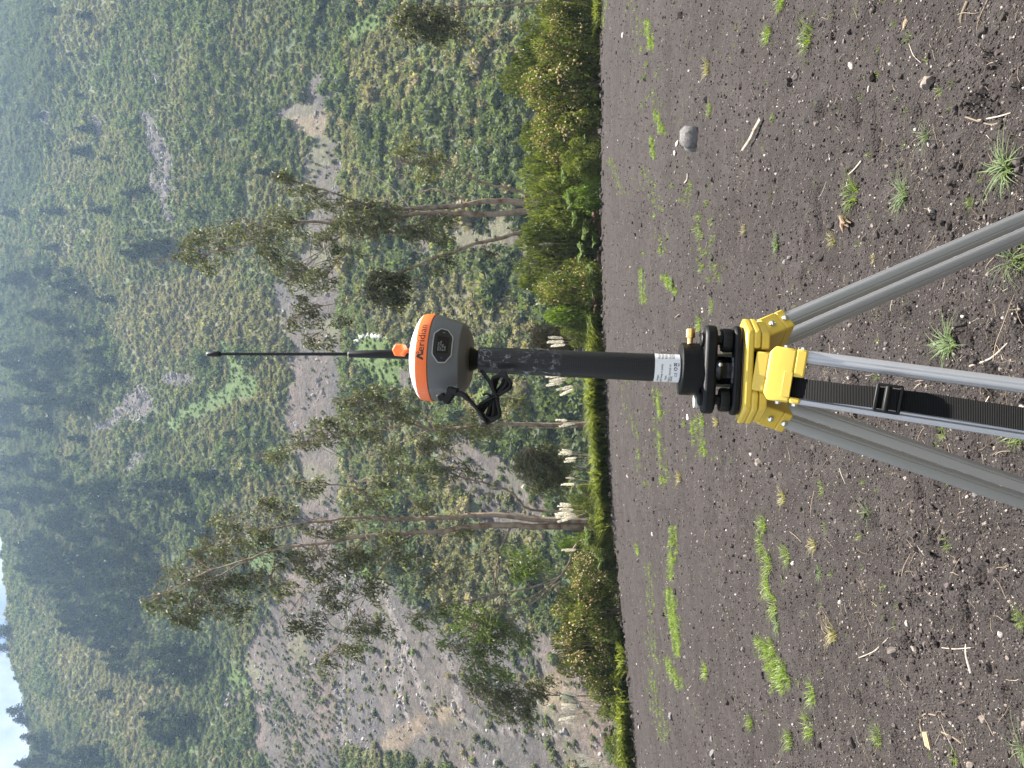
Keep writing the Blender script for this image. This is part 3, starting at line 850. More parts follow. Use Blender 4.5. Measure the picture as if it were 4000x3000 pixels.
for poly, cnt, lab, grp in woods:
    x0, x1 = min(p[0] for p in poly), max(p[0] for p in poly); y0, y1 = min(p[1] for p in poly), max(p[1] for p in poly)
    spots = []
    for _ in range(3000):
        if len(spots) >= cnt: break
        a, b = random.uniform(x0, x1), random.uniform(y0, y1)
        if not in_poly(np.array(a), np.array(b), poly): continue
        if a < 60 and b > 2100: continue
        if min([math.hypot(a - q[0], b - q[1]) for q in spots] + [99]) < 16: continue
        spots.append((a, b, random.uniform(60, 125)))
    spots.sort()
    nrow = max(1, round(len(spots) / 9)); per = -(-len(spots) // nrow)
    for r_ in range(nrow):
        row = sorted(spots[r_ * per:(r_ + 1) * per], key=lambda q: q[1])
        for k_, (a, b, h_) in enumerate(row):
            size = 'tall' if h_ > 105 else 'short' if h_ < 78 else 'medium'
            where = '' if nrow == 1 else ', %s row' % ORD[r_]
            conifer(a, b, h_, '%s conifer, %s from right%s of %s' % (size, ORD[k_], where, lab), grp)
# along the ridge against the sky
for xi, yi, h, lab in [(52, 2462, 85, 'conifer standing out against the sky at the right end of the ridge'), (38, 2530, 60, 'smaller conifer on the ridge beside the right hand one'),
                       (78, 2780, 80, 'feathery conifer rising above the ridge line in the middle of the sky gap'), (82, 2815, 60, 'conifer just left of the feathery one on the ridge'),
                       (100, 2880, 55, 'squat conifer on the ridge under the cloud'), (120, 2985, 70, 'tall slim conifer at the left end of the ridge'),
                       (66, 2650, 22, 'tiny conifer on the bare stretch of the ridge')]:
    q = None
    for dx in range(0, 120, 4):
        q = on_land(xi + dx, yi, 60)
        if q is not None: break
    if q is not None: conifer(xi + dx, yi, h * 1.15, lab, 'conifers along the ridge', random.choice((1, 3)))

# ---- eucalyptus and small trees between the field and the valley
def poly3(pts, Y, dy):
    """traced stem -> 3D path at distance Y, drifting dy metres in depth towards its end"""
    n = len(pts); out = []
    for i, (a, b) in enumerate(pts):
        yy_ = Y + dy * (i / max(n - 1, 1)) ** 1.2
        out.append(Vector(at(a, b, yy_)))
    return out

class Tree:
    def __init__(s, name, label, cat, Y, base, leafmat=None, group='trees beyond the field edge'):
        p = at(base[0], base[1], Y); gz = float(H(p[0], Y))
        s.o = Vector((p[0], Y, gz)); s.Y = Y
        s.root = thing(name, label, cat, s.o, (0, 0, 0), group)
        s.wood = MB(); s.twig = MB(); s.nodes = []; s.C = []; s.D = []; s.N = []; s.L = []; s.W = []; s.V = []
        s.leafmat = leafmat or M_euc; s.rg = np.random.default_rng(int(base[0] * 7 + base[1])); s.rd = random.Random(int(base[0] + 13 * base[1]))
    def stem(s, pts, r0, r1, dy=None, n=7, ground=False, dead=None):
        dy = s.rd.uniform(-1.6, 1.6) if dy is None else dy
        P = poly3(pts, s.Y, dy)
        if ground: P = [Vector((P[0].x, P[0].y, float(H(P[0].x, P[0].y)) - 0.2))] + P
        P = smooth_path(P, 4)
        for i, p in enumerate(P):
            a = 0.02 if r0 > 0.05 else 0.012
            P[i] = p + Vector((s.rd.gauss(0, a), s.rd.gauss(0, a), 0))
        m = len(P)
        rad = [.77 * (r0 + (r1 - r0) * (i / (m - 1)) ** 0.9) for i in range(m)]
        (dead or s.wood).tube([p - s.o for p in P], rad, n)
        s.nodes += [(p, rad[i]) for i, p in enumerate(P)]
        return s
    def clump(s, xi, yi, rx, ry, dens=1.0, droop=0.9, leaf=0.20):
        """foliage mass: twigs from the nearest stem point with hanging leaves; rx along picture x (height), ry along picture y"""
        k = F / dep(xi, s.Y)
        c0 = Vector(at(xi, yi, s.Y))
        near = min(s.nodes, key=lambda q: (q[0].x - c0.x) ** 2 + (q[0].z - c0.z) ** 2 + 0.15 * max(0, q[0].z - c0.z))
        c = Vector(at(xi, yi, near[0].y + s.rd.uniform(-0.5, 0.5)))
        rz, rw = rx / k, ry / k
        ntw = max(6, int(dens * 17 * (rz * rw) ** 0.6 * 1.7))
        for _ in range(ntw):
            u = unit(1, s.rg)[0] * (s.rg.random() ** 0.4)
            e = c + Vector((u[0] * rw * 1.12, u[1] * min(rz, rw) * 1.3, u[2] * rz * 1.1))
            cand = [q for q in s.nodes if (q[0] - e).length < max(rz, rw) * 1.6 + 0.3]
            st = (s.rd.choice(cand) if cand and s.rd.random() < 0.75 else near)[0]
            mid = (st + e) / 2 + Vector((s.rd.gauss(0, .12), s.rd.gauss(0, .12), 0.18 * (e - st).length))
            P = smooth_path([st, mid, e, e + Vector((s.rd.gauss(-0.1, .12), s.rd.gauss(0, .1), -0.28 * droop))], 4)
            m = len(P)
            s.twig.tube([p - s.o for p in P], [0.017 - 0.013 * i / m for i in range(m)], 3)
            nl = int(s.rd.uniform(18, 36) * dens)
            for _k in range(nl):
                f = 0.45 + 0.55 * s.rd.random() ** 0.7
                b = P[min(m - 1, int(f * m))]
                s.C.append(b - s.o + Vector((s.rd.gauss(0, .09), s.rd.gauss(0, .09), s.rd.gauss(0, .09))))
                s.D.append((s.rd.gauss(-0.35, .6), s.rd.gauss(0, .6), -droop + s.rd.gauss(0, .5)))
                s.N.append(unit(1, s.rg)[0]); s.L.append(leaf * s.rd.uniform(.6, 1.3)); s.W.append(leaf * s.rd.uniform(.2, .42)); s.V.append(s.rd.random())
        return s
    def done(s, wood_name='trunk', wmat=None):
        s.wood.build(wood_name, wmat or M_bark, s.root)
        if s.twig.v: s.twig.build('branches', M_twig, s.root)
        if s.C:
            V, Fq = leaves(np.array([tuple(c) for c in s.C]), np.array(s.D), np.array(s.N), s.L, s.W)
            obj('crown', mesh_np('crown', V, [Fq], s.leafmat, False, dict(v=np.repeat(np.array(s.V), 4))), s.root)
        return s.root

# tall eucalyptus right of the receiver (several stems)
A_ = Tree('eucalyptus_tree', 'tallest eucalyptus with two straight pale trunks rising behind the hedge right of the receiver', 'tree', 32, (2100, 815))
A_.stem([(2082, 799), (1960, 786), (1860, 790), (1788, 808), (1688, 811), (1598, 816), (1507, 818), (1425, 827)], .21, .07, 0.3, ground=True)
A_.stem([(1489, 822), (1317, 759), (1217, 731), (1136, 704), (1060, 690)], .06, .012, -.8)
A_.stem([(2055, 827), (1905, 836), (1779, 837), (1697, 831), (1580, 842), (1435, 854), (1348, 871), (1214, 866), (1125, 875), (1054, 911)], .20, .06, -.3, ground=True)
A_.stem([(1054, 911), (1000, 946), (884, 978), (760, 1000), (696, 1013)], .055, .02, .6)
A_.stem([(720, 1010), (640, 1022), (560, 1035), (470, 1060)], .022, .006, .2)
A_.stem([(680, 1015), (600, 1010), (520, 1030), (440, 1040)], .018, .005, .2)
A_.stem([(1054, 911), (946, 853), (839, 888), (759, 902)], .05, .012, .9)
A_.stem([(1435, 854), (1360, 900), (1280, 960), (1200, 1040), (1120, 1090)], .05, .012, .8)
A_.stem([(1580, 842), (1500, 900), (1400, 950), (1330, 1010), (1290, 1060)], .05, .012, -.9)
A_.stem([(1697, 831), (1600, 890), (1500, 930), (1450, 960)], .035, .01, -.9)
A_.stem([(1815, 781), (1724, 745), (1670, 741), (1600, 770), (1540, 800)], .08, .015, .8)
A_.stem([(1598, 816), (1480, 790), (1400, 800), (1330, 800)], .04, .012, -1.2)
A_.stem([(1200, 866), (1060, 860), (960, 900), (860, 930)], .03, .008, -1.0)
for c in [(1090, 692, 60, 22), (1180, 740, 60, 26), (1280, 790, 110, 38), (1400, 800, 70, 26), (1480, 828, 80, 26), (1370, 835, 100, 35), (1100, 860, 90, 55), (980, 900, 110, 55),
          (860, 935, 110, 46), (750, 950, 60, 50), (1060, 1000, 90, 56), (1180, 1085, 110, 60), (1120, 1050, 60, 40), (1250, 1080, 70, 44), (1500, 892, 110, 32), (1640, 880, 70, 30), (1700, 930, 60, 36),
          (1600, 925, 50, 30), (1330, 985, 60, 38), (1440, 900, 60, 36), (800, 1035, 40, 26), (1230, 930, 70, 36), (720, 1010, 50, 30), (1720, 860, 50, 20), (1320, 880, 90, 30)]:
    A_.clump(*c)
A_.done()
dead = Tree('dead_branch_tree', 'bare white dead limb curving up right of the tallest eucalyptus trunks', 'tree', 32.1, (2082, 775), group=None)
dead.stem([(2082, 776), (1900, 790), (1750, 800), (1598, 806)], .035, .033, 0, ground=True)
dead.stem([(1598, 806), (1543, 745), (1489, 704), (1444, 673), (1380, 668)], .035, .012, .6)
dead.stem([(1444, 673), (1400, 690), (1370, 715)], .013, .006, .2).stem([(1489, 704), (1440, 712), (1390, 730)], .013, .006, -.2).stem([(1380, 668), (1340, 655), (1310, 672)], .011, .005, .2)
dead.done(wmat=M_deadwood)
A3 = Tree('eucalyptus_tree', 'slim eucalyptus limb leaning right from the hedge with an airy olive crown', 'tree', 32.6, (2090, 785))
A3.stem([(2082, 781), (2041, 752), (1951, 730), (1851, 700), (1770, 655), (1690, 620), (1610, 590)], .12, .02, -.4, ground=True)
A3.stem([(1851, 700), (1760, 700), (1680, 690)], .03, .008).stem([(1770, 655), (1680, 650), (1600, 640)], .025, .006)
for c in [(1570, 570, 45, 45), (1600, 620, 60, 44), (1660, 640, 60, 36), (1650, 690, 50, 26), (1540, 600, 30, 40), (1700, 610, 40, 26)]: A3.clump(*c, dens=0.8)
A3.done()
A4 = Tree('eucalyptus_tree', 'eucalyptus with a bare trunk leaning left and one dense dark tuft near the receiver', 'tree', 31.2, (2100, 895))
A4.stem([(2059, 904), (1960, 931), (1887, 944), (1770, 985), (1670, 1017), (1561, 1067), (1507, 1094)], .13, .06, -.4, ground=True)
A4.stem([(1507, 1094), (1425, 1139), (1344, 1175), (1244, 1200), (1180, 1225)], .05, .012, .8)
A4.stem([(1470, 1115), (1380, 1180), (1300, 1260), (1240, 1300)], .035, .01, -.6).stem([(1670, 1017), (1620, 1110), (1560, 1140)], .03, .01, .3)
A4.clump(1507, 1125, 78, 66, 2.4); A4.clump(1460, 1110, 40, 50, 1.5)
for c in [(1170, 1200, 60, 44), (1200, 1320, 36, 40), (1150, 1265, 40, 40), (1215, 1230, 50, 40), (1330, 1260, 40, 18), (1260, 1335, 40, 30)]: A4.clump(*c, dens=0.9)
for c in [(1900, 985, 34, 16), (1690, 1045, 60, 20), (1740, 1010, 30, 16)]: A4.clump(*c, dens=0.7)
A4.done()

# eucalyptus behind the receiver
B_ = Tree('eucalyptus_tree', 'forked eucalyptus with a straight trunk left of the receiver and cable', 'tree', 34, (2300, 1655))
B_.stem([(2285, 1655), (2180, 1658), (1964, 1659), (1820, 1668), (1677, 1681)], .17, .09, 0, ground=True)
B_.stem([(2285, 1668), (2180, 1672), (2000, 1674), (1900, 1690)], .05, .02, .3, ground=True)
B_.stem([(1677, 1681), (1611, 1640), (1523, 1590), (1424, 1566)], .07, .015, -.8)
B_.stem([(1677, 1681), (1600, 1655), (1540, 1672), (1391, 1700), (1280, 1715), (1170, 1747), (1060, 1780), (960, 1790)], .07, .012, .6)
B_.stem([(1677, 1681), (1611, 1706), (1501, 1758), (1347, 1791)], .05, .012, 1.0)
B_.stem([(1700, 1676), (1650, 1600), (1600, 1560), (1560, 1520)], .04, .01, .7)
B_.stem([(1950, 1660), (1900, 1600), (1920, 1560)], .03, .01, -.4)
for c in [(1500, 1560, 90, 46), (1430, 1530, 60, 40), (1390, 1620, 90, 38), (1280, 1690, 110, 46), (1180, 1712, 80, 36), (1070, 1780, 60, 28), (1550, 1625, 80, 36), (1780, 1680, 120, 42),
          (1900, 1690, 70, 34), (1340, 1570, 50, 30), (1430, 1690, 70, 36), (1990, 1580, 60, 36), (1640, 1540, 40, 28), (1250, 1640, 60, 24), (1840, 1640, 60, 30)]: B_.clump(*c)
B_.done()
# slender leaning one between
B2 = Tree('eucalyptus_tree', 'thin pale stem leaning right between the forked tree and the twin trunks', 'tree', 33, (2120, 2000))
B2.stem([(2080, 1993), (1997, 1924), (1887, 1883), (1790, 1862), (1700, 1800), (1640, 1760)], .085, .02, -.4, ground=True)
B2.stem([(1887, 1883), (1800, 1800), (1720, 1740), (1660, 1720)], .035, .01, .5).stem([(1790, 1862), (1700, 1870), (1600, 1860), (1520, 1850)], .03, .008, -.5)
for c in [(1800, 1835, 80, 34), (1650, 1850, 80, 44), (1720, 1760, 60, 40), (1640, 1740, 50, 40), (1560, 1830, 60, 30), (1520, 1770, 50, 30)]: B2.clump(*c, dens=0.9)
B2.done()

# the large twin trunk tree on the left
C_ = Tree('eucalyptus_tree', 'large eucalyptus with twin reddish brown trunks and wide windswept crown left of centre', 'tree', 30, (2150, 2030))
C_.stem([(2135, 2056), (1928, 2052), (1832, 2058), (1721, 2076), (1597, 2082), (1404, 2096), (1294, 2117), (1170, 2131), (1060, 2151), (963, 2186), (826, 2227), (688, 2296), (619, 2337)], .20, .014, -.5, ground=True)
C_.stem([(2135, 2030), (1928, 2012), (1749, 2020), (1597, 2027), (1501, 2027), (1377, 2020), (1211, 2041), (1074, 2062), (963, 2089), (860, 2110)], .19, .02, .5, ground=True)
C_.stem([(1652, 2020), (1611, 1958), (1515, 1890), (1432, 1883), (1350, 1870)], .06, .012, .8)
C_.stem([(1515, 2025), (1404, 1917), (1294, 1890), (1184, 1883), (1100, 1900), (1030, 1960)], .06, .012, -.9)
C_.stem([(1625, 2085), (1542, 2131), (1501, 2213), (1432, 2324), (1322, 2517), (1270, 2590)], .07, .012, .6)
C_.stem([(1501, 2213), (1380, 2330), (1280, 2420), (1200, 2450)], .035, .008, -.4)
C_.stem([(1432, 2096), (1330, 2200), (1240, 2280), (1120, 2400)], .05, .01, -1.0)
C_.stem([(1170, 2131), (1010, 2150), (890, 2120), (800, 2140)], .04, .01, 1.0)
C_.stem([(1020, 2165), (890, 2230), (800, 2290), (740, 2400)], .05, .01, -.6)
C_.stem([(963, 2186), (850, 2180), (740, 2220), (660, 2260)], .04, .008, .8)
C_.stem([(1211, 2041), (1110, 1990), (1020, 1980), (930, 2020)], .04, .01, .9)
C_.stem([(1294, 2117), (1200, 2200), (1100, 2210), (1000, 2260)], .04, .01, .9)
C_.stem([(1997, 2052), (1956, 2144), (1935, 2255), (1928, 2365)], .07, .02, -.8)
C_.stem([(1956, 2144), (1850, 2180), (1760, 2230), (1680, 2280)], .035, .01, -.8)
for c in [(620, 2340, 66, 52), (700, 2260, 90, 62), (800, 2150, 100, 52), (760, 2350, 100, 62), (880, 2390, 90, 50), (890, 2050, 90, 50), (1000, 2110, 100, 52), (1050, 1980, 110, 44),
          (1180, 1900, 70, 34), (1130, 2180, 90, 50), (1270, 2055, 110, 46), (1230, 2250, 80, 52), (1400, 1960, 110, 46), (1500, 1885, 80, 34), (1330, 2190, 100, 50), (1300, 2330, 70, 42),
          (1440, 2290, 70, 50), (1200, 2440, 50, 40), (1130, 2450, 50, 26), (1260, 2600, 60, 30), (1480, 2440, 50, 32), (1400, 2460, 50, 44), (1640, 1960, 60, 30), (1500, 2110, 80, 42),
          (700, 2420, 60, 40), (940, 2260, 80, 50), (1400, 2160, 80, 50), (1560, 2180, 60, 40), (1350, 2540, 50, 36), (820, 2260, 80, 60), (1080, 2300, 60, 40), (1760, 2230, 100, 60, 0.55), (1680, 2290, 80, 56, 0.55),
          (1650, 2200, 70, 50, 0.5), (1800, 2060, 40, 36), (900, 2150, 80, 50)]: C_.clump(*c)
C_.done()

# leaning many stemmed tree left of the twin trunks
D_ = Tree('leaning_tree', 'many stemmed small tree leaning left over the flowering shrubs', 'tree', 28.5, (2270, 2110), M_eucb)
D_.stem([(2259, 2117), (2204, 2241), (2066, 2296), (1859, 2337), (1694, 2372), (1620, 2420)], .085, .015, .6, ground=True)
D_.stem([(2230, 2185), (2176, 2262), (2066, 2337), (1942, 2372), (1860, 2420)], .05, .012, -.6)
D_.stem([(2190, 2268), (2100, 2340), (2025, 2393), (1928, 2517), (1850, 2600)], .06, .012, .2)
D_.stem([(2204, 2241), (2080, 2230), (1990, 2200)], .035, .01, -.8).stem([(2066, 2337), (2060, 2440), (2050, 2500)], .025, .008, -.4)
D_.stem([(2025, 2393), (1960, 2450), (1900, 2450), (1800, 2540)], .035, .01, -.8)
for c in [(2000, 2200, 70, 66, 1.3), (2080, 2180, 60, 44, 1.0), (1850, 2420, 110, 76, 1.2), (1950, 2470, 100, 60, 1.3), (1790, 2530, 80, 50, 1.1), (2050, 2500, 50, 34), (1620, 2420, 50, 34),
          (1850, 2615, 80, 34), (1950, 2635, 50, 34), (1900, 2530, 70, 50, 1.2), (1720, 2390, 60, 40)]: D_.clump(*c, leaf=0.17)
D_.done()
E_ = Tree('slender_tree', 'small dark tree on a thin bare stem near the left end of the field', 'tree', 29, (2300, 2720))
E_.stem([(2290, 2720), (2200, 2716), (2100, 2718), (2000, 2730), (1900, 2742), (1850, 2700)], .04, .012, 0, ground=True)
E_.stem([(2060, 2722), (1990, 2790), (1950, 2800)], .02, .008).stem([(2080, 2720), (2060, 2680), (2040, 2660)], .02, .008).stem([(1980, 2732), (1930, 2680), (1860, 2640)], .02, .006)
for c in [(1970, 2745, 90, 56, 1.6), (2060, 2700, 60, 44, 1.3), (1880, 2690, 60, 36), (2040, 2790, 40, 30, 1.2), (1840, 2650, 36, 28), (2120, 2660, 26, 20)]: E_.clump(*c, leaf=0.17)
E_.done()
F_ = Tree('round_shrub', 'round dark shrub standing alone beyond the plumes left of the forked tree', 'shrub', 33, (2250, 1830))
F_.stem([(2240, 1830), (2150, 1828), (2080, 1825)], .06, .02, 0, ground=True).stem([(2200, 1830), (2120, 1890), (2080, 1900)], .03, .01).stem([(2190, 1828), (2110, 1760), (2060, 1750)], .03, .01)
for c in [(2080, 1820, 80, 66, 2.4), (2110, 1880, 60, 50, 2), (2120, 1770, 60, 44, 2), (2160, 1820, 60, 70, 2), (2050, 1800, 40, 44, 2), (2180, 1880, 40, 50, 1.5)]: F_.clump(*c, leaf=0.14)
F_.done()
G_ = Tree('eucalyptus_tree', 'eucalyptus branch at the right edge with hanging dark foliage high over the hedge', 'tree', 31, (2200, 5))
G_.stem([(2200, 2), (2100, 8), (1980, 20), (1900, 25), (1800, 26), (1700, 32), (1640, 50)], .09, .02, 0, ground=True)
G_.stem([(1800, 26), (1740, 70), (1680, 100), (1620, 110)], .03, .008, -.4).stem([(1760, 27), (1680, 10), (1560, 30), (1540, 60)], .03, .008, .4)
for c in [(1620, 95, 90, 46, 1.8), (1560, 60, 44, 40, 1.2), (1760, 125, 50, 50, 1.0), (1690, 110, 60, 50, 1.5), (1640, 30, 60, 30)]: G_.clump(*c)
G_.done()
B3 = Tree('brown_shrub', 'thin brownish shrub between the hedge and the plumes behind the pole', 'shrub', 29.5, (2250, 1330), leaf_mat('brown_leaves', (0.06, 0.045, 0.022), (0.10, 0.085, 0.035), 0.3))
B3.stem([(2240, 1330), (2150, 1325), (2090, 1320)], .03, .01, 0, ground=True).stem([(2200, 1332), (2130, 1370), (2090, 1380)], .02, .008)
for c in [(2110, 1310, 50, 50, 2), (2150, 1350, 60, 50, 2), (2100, 1370, 36, 36, 1.6), (2190, 1290, 60, 50, 1.6), (2200, 1360, 60, 40, 1.6)]: B3.clump(*c, leaf=0.12)
B3.done()

# ---- the hedge of shrubs along the field edge
M_hedge = leaf_mat('shrub_leaves', (0.036, 0.054, 0.016), (0.190, 0.205, 0.056), 0.42, rough=0.45)
M_hedge2 = leaf_mat('dark_shrub_leaves', (0.030, 0.044, 0.015), (0.140, 0.158, 0.046), 0.40, rough=0.45)
M_bright = leaf_mat('fresh_leaves', (0.065, 0.105, 0.022), (0.15, 0.20, 0.045), 0.42, rough=0.45)
M_bloom = mat('cream_blossom', (0.50, 0.41, 0.24), 0.9, spec=0.1)
_oi = N_(M_bloom, 'ShaderNodeAttribute'); _oi.attribute_name = 'v'
_r = N_(M_bloom, 'ShaderNodeValToRGB'); _r.color_ramp.elements[0].color = (0.30, 0.19, 0.07, 1); _r.color_ramp.elements[1].color = (0.48, 0.40, 0.23, 1)
L_(M_bloom, _oi.outputs['Fac'], _r.inputs['Fac']); L_(M_bloom, _r.outputs['Color'], P_(M_bloom).inputs['Base Color'])

def shrub_meshes(seed, lmat, flowers, leaf=0.145, nl=11500):
    """unit shrub: half width 1, height 1"""
    rg = np.random.default_rng(seed)
    lobes = [(np.array([0, 0, 0.45]), np.array([0.62, 0.6, 0.45]))]
    for k in range(11):
        a = rg.random() * 6.283; r = 0.35 + 0.40 * rg.random(); z = 0.22 + 0.56 * rg.random()
        lobes.append((np.array([math.cos(a) * r, math.sin(a) * r, z]), np.array([0.26, 0.26, 0.20]) * (0.75 + 0.6 * rg.random())))
    lobes.append((np.array([0.1, 0, 0.78]), np.array([0.3, 0.3, 0.2])))
    for k in range(7):
        a = rg.random() * 6.283; r = 0.45 + 0.25 * rg.random()
        lobes.append((np.array([math.cos(a) * r, math.sin(a) * r, 0.12 + 0.12 * rg.random()]), np.array([0.32, 0.32, 0.20])))
    C, D, Nn, up_ = [], [], [], []
    per = nl // len(lobes)
    for c, r in lobes:
        d = unit(per, rg)
        q = c + d * r * (0.62 + 0.42 * rg.random((per, 1)) ** 0.6)
        C.append(q); D.append(d * 0.8 + unit(per, rg) * 0.9 + [0, 0, 0.35]); Nn.append(d + unit(per, rg) * 0.7 + [0, 0, 0.6])
    C = np.concatenate(C); D = np.concatenate(D); Nn = np.concatenate(Nn)
    ok = C[:, 2] > 0.02
    C, D, Nn = C[ok], D[ok], Nn[ok]
    C[:, 2] = np.minimum(C[:, 2], 1.04)
    n = len(C)
    V, Fq = leaves(C, D, Nn, leaf * 0.42 * (0.6 + 0.8 * rg.random(n)), leaf * 0.22 * (0.6 + 0.8 * rg.random(n)))
    clumpv = np.clip(0.5 + 0.5 * fbm(C[:, 0] * 3 + seed, C[:, 2] * 3 + C[:, 1] * 2, 2, seed) + (rg.random(n) - 0.5) * 0.6, 0, 1)
    lm = mesh_np('foliage', V, [Fq], lmat, False, dict(v=np.repeat(clumpv, 4)))
    wd = MB()
    for k in range(9):
        a = rg.random() * 6.283; r = 0.3 + 0.4 * rg.random()
        wd.tube(smooth_path([(rg.normal() * .06, rg.normal() * .06, -0.04), (math.cos(a) * r * .4, math.sin(a) * r * .4, .3), (math.cos(a) * r, math.sin(a) * r, .65 + .2 * rg.random())], 3), [.022, .02, .018, .015, .012, .008, .004], 5)
    wm = wd.mesh('stems', M_twig)
    fm = None
    if flowers:
        top = []
        for c, r in lobes:
            d = unit(flowers // len(lobes), rg); d[:, 2] = np.abs(d[:, 2]) * 0.9 - 0.15
            top.append(c + d * r * 1.02)
        T = np.concatenate(top); T = T[T[:, 2] > 0.25]
        # sprays of several heads
        T = np.repeat(T, 3, 0) + rg.normal(size=(len(T) * 3, 3)) * 0.045
        nn = len(T); b = ICO1[0] * 1.0
        sz = 0.022 * (0.6 + 0.8 * rg.random(nn))
        FV = (T[:, None] + b[None] * sz[:, None, None] * np.array([1, 1, 0.5]) * (1 + 0.3 * rg.normal(size=(nn, len(b), 1)))).reshape(-1, 3)
        FF = (ICO1[1][None] + (np.arange(nn) * len(b))[:, None, None]).reshape(-1, 3)
        fm = mesh_np('blossom', FV, [FF], M_bloom, False, dict(v=np.repeat(rg.random(nn), len(b))))
    return lm, wm, fm
SH = dict(fa=shrub_meshes(1, M_hedge, 300), fb=shrub_meshes(2, M_hedge, 420), fc=shrub_meshes(3, M_hedge, 220), ga=shrub_meshes(4, M_hedge2, 0), gb=shrub_meshes(5, M_hedge, 0), ba=shrub_meshes(6, M_bright, 0, 0.20, 7000))

def shrub(kind, yi, hw, xtop, Y, label, name='flowering_shrub', group='shrubs of the hedge', deep=1.0):
    """yi: middle in the picture, hw: half width in px, xtop: height of the top in the picture"""
    c = at(2330, yi, Y); gz = float(H(c[0], Y)) - 0.05
    top = at(xtop, yi, Y)[2]
    w_ = hw * dep(2200, Y) / F * 1.12
    lm, wm, fm = SH[kind]
    t = thing(name, label, 'shrub', (c[0], Y, gz), (0, 0, random.random() * 6.28), group, (w_, w_ * deep, top - gz))
    obj('foliage', lm, t); obj('stems', wm, t)
    if fm: obj('blossom', fm, t)
    return t
shrub('fc', 20, 95, 2090, 26.7, 'shrub with few cream blossoms at the right edge under the thin eucalyptus stem')
shrub('fa', 165, 105, 2075, 26.9, 'flowering shrub with tan blossoms second from the right edge')
shrub('fb', 330, 130, 2030, 27.0, 'largest flowering shrub covered in cream blossoms over a black shaded base')
shrub('ga', 300, 150, 1958, 29.2, 'tall plain green shrub rising behind the largest flowering shrub', 'green_shrub')
shrub('ga', 150, 90, 2030, 29.0, 'plain green shrub behind the shrubs at the right edge', 'green_shrub')
shrub('fb', 520, 110, 2070, 26.9, 'flowering shrub left of the largest one with blossoms down its front')
shrub('ga', 560, 120, 2030, 28.8, 'dense dark green shrub behind the flowering shrub right of the white plume', 'green_shrub')
shrub('gb', 680, 100, 2032, 28.0, 'dark green shrub with a white plume in front, right of the tall trunks', 'green_shrub')
shrub('gb', 800, 110, 2050, 27.4, 'glossy green shrub at the foot of the two straight trunks', 'green_shrub')
shrub('ga', 900, 110, 2034, 27.8, 'green shrub at the foot of the leaning bare trunk', 'green_shrub')
shrub('ga', 1030, 115, 2008, 27.6, 'tallest green shrub left of the leaning bare trunk', 'green_shrub')
shrub('fc', 1120, 100, 2080, 26.6, 'sparsely flowering shrub low in front of the tallest green shrub')
shrub('ba', 1230, 80, 2125, 26.8, 'bright leafy shrub at the left end of the hedge near the pole', 'green_shrub')
shrub('gb', 1290, 60, 2190, 26.6, 'low leafy shrub right beside the pole at the end of the hedge', 'green_shrub')
shrub('gb', 620, 75, 2190, 26.0, 'low fresh green shrub in front of the hedge below the white plume', 'green_shrub')
shrub('ba', 760, 70, 2200, 25.9, 'low pale green shrub among ferns below the straight trunks', 'green_shrub')
shrub('gb', 1960, 70, 2225, 27.0, 'leafy shrub between the plumes and the twin trunks', 'green_shrub')
shrub('gb', 2110, 95, 2270, 26.4, 'bushy green shrub at the foot of the twin trunks', 'green_shrub')
shrub('ba', 2120, 60, 2180, 29.0, 'pale leafy shrub behind the foot of the twin trunks', 'green_shrub')
shrub('fb', 2250, 100, 2215, 26.6, 'yellow flowering shrub below the leaning many stemmed tree')
shrub('fa', 2390, 115, 2150, 26.8, 'tall flowering shrub left of the leaning stems')
shrub('fb', 2530, 115, 2155, 26.9, 'tall flowering shrub with three plumes over its top')
shrub('fc', 2650, 90, 2270, 26.5, 'shrub with few blossoms left of the tall flowering shrub')
shrub('gb', 2730, 85, 2330, 26.3, 'low green shrub under the row of white plumes', 'green_shrub')
shrub('gb', 2900, 80, 2360, 26.4, 'low green shrub near the left edge', 'green_shrub')

# ---- ferns
def fern_mesh(seed, mm):
    rg = np.random.default_rng(seed); C, D, Nn, Ls, Ws = [], [], [], [], []
    for k in range(13):
        a = rg.random() * 6.283; ln = 0.7 + 0.5 * rg.random(); rise = 0.5 + 0.5 * rg.random()
        dirv = np.array([math.cos(a), math.sin(a), 0]); side = np.array([-dirv[1], dirv[0], 0])
        for j in range(18):
            f = (j + 2) / 20
            p = dirv * ln * f * 0.9 + np.array([0, 0, rise * (f * 1.7 - f * f * 1.25)])
            wdt = 0.34 * math.sin(min(1, f * 1.15 + .1) * math.pi) ** 0.7 * ln + .02
            for sg in (-1, 1):
                C.append(p); D.append(side * sg + dirv * 0.45 + np.array([0, 0, -0.25 + rg.normal() * .12])); Nn.append([rg.normal() * .3, rg.normal() * .3, 1]); Ls.append(wdt); Ws.append(0.085)
    V, Fq = leaves(np.array(C), np.array(D), np.array(Nn), Ls, Ws)
    return mesh_np('fronds', V, [Fq], mm, False, dict(v=np.repeat(rg.random(len(C)), 4)))
M_fern = leaf_mat('fern_fronds', (0.075, 0.115, 0.030), (0.13, 0.17, 0.055), 0.4)
M_rust = leaf_mat('withered_fronds', (0.115, 0.066, 0.038), (0.20, 0.125, 0.075), 0.25, tcol=(1.2, 0.9, 0.6))
FERN = [fern_mesh(s, M_fern) for s in (1, 2, 3)]; RUST = [fern_mesh(s, M_rust) for s in (4, 5)]
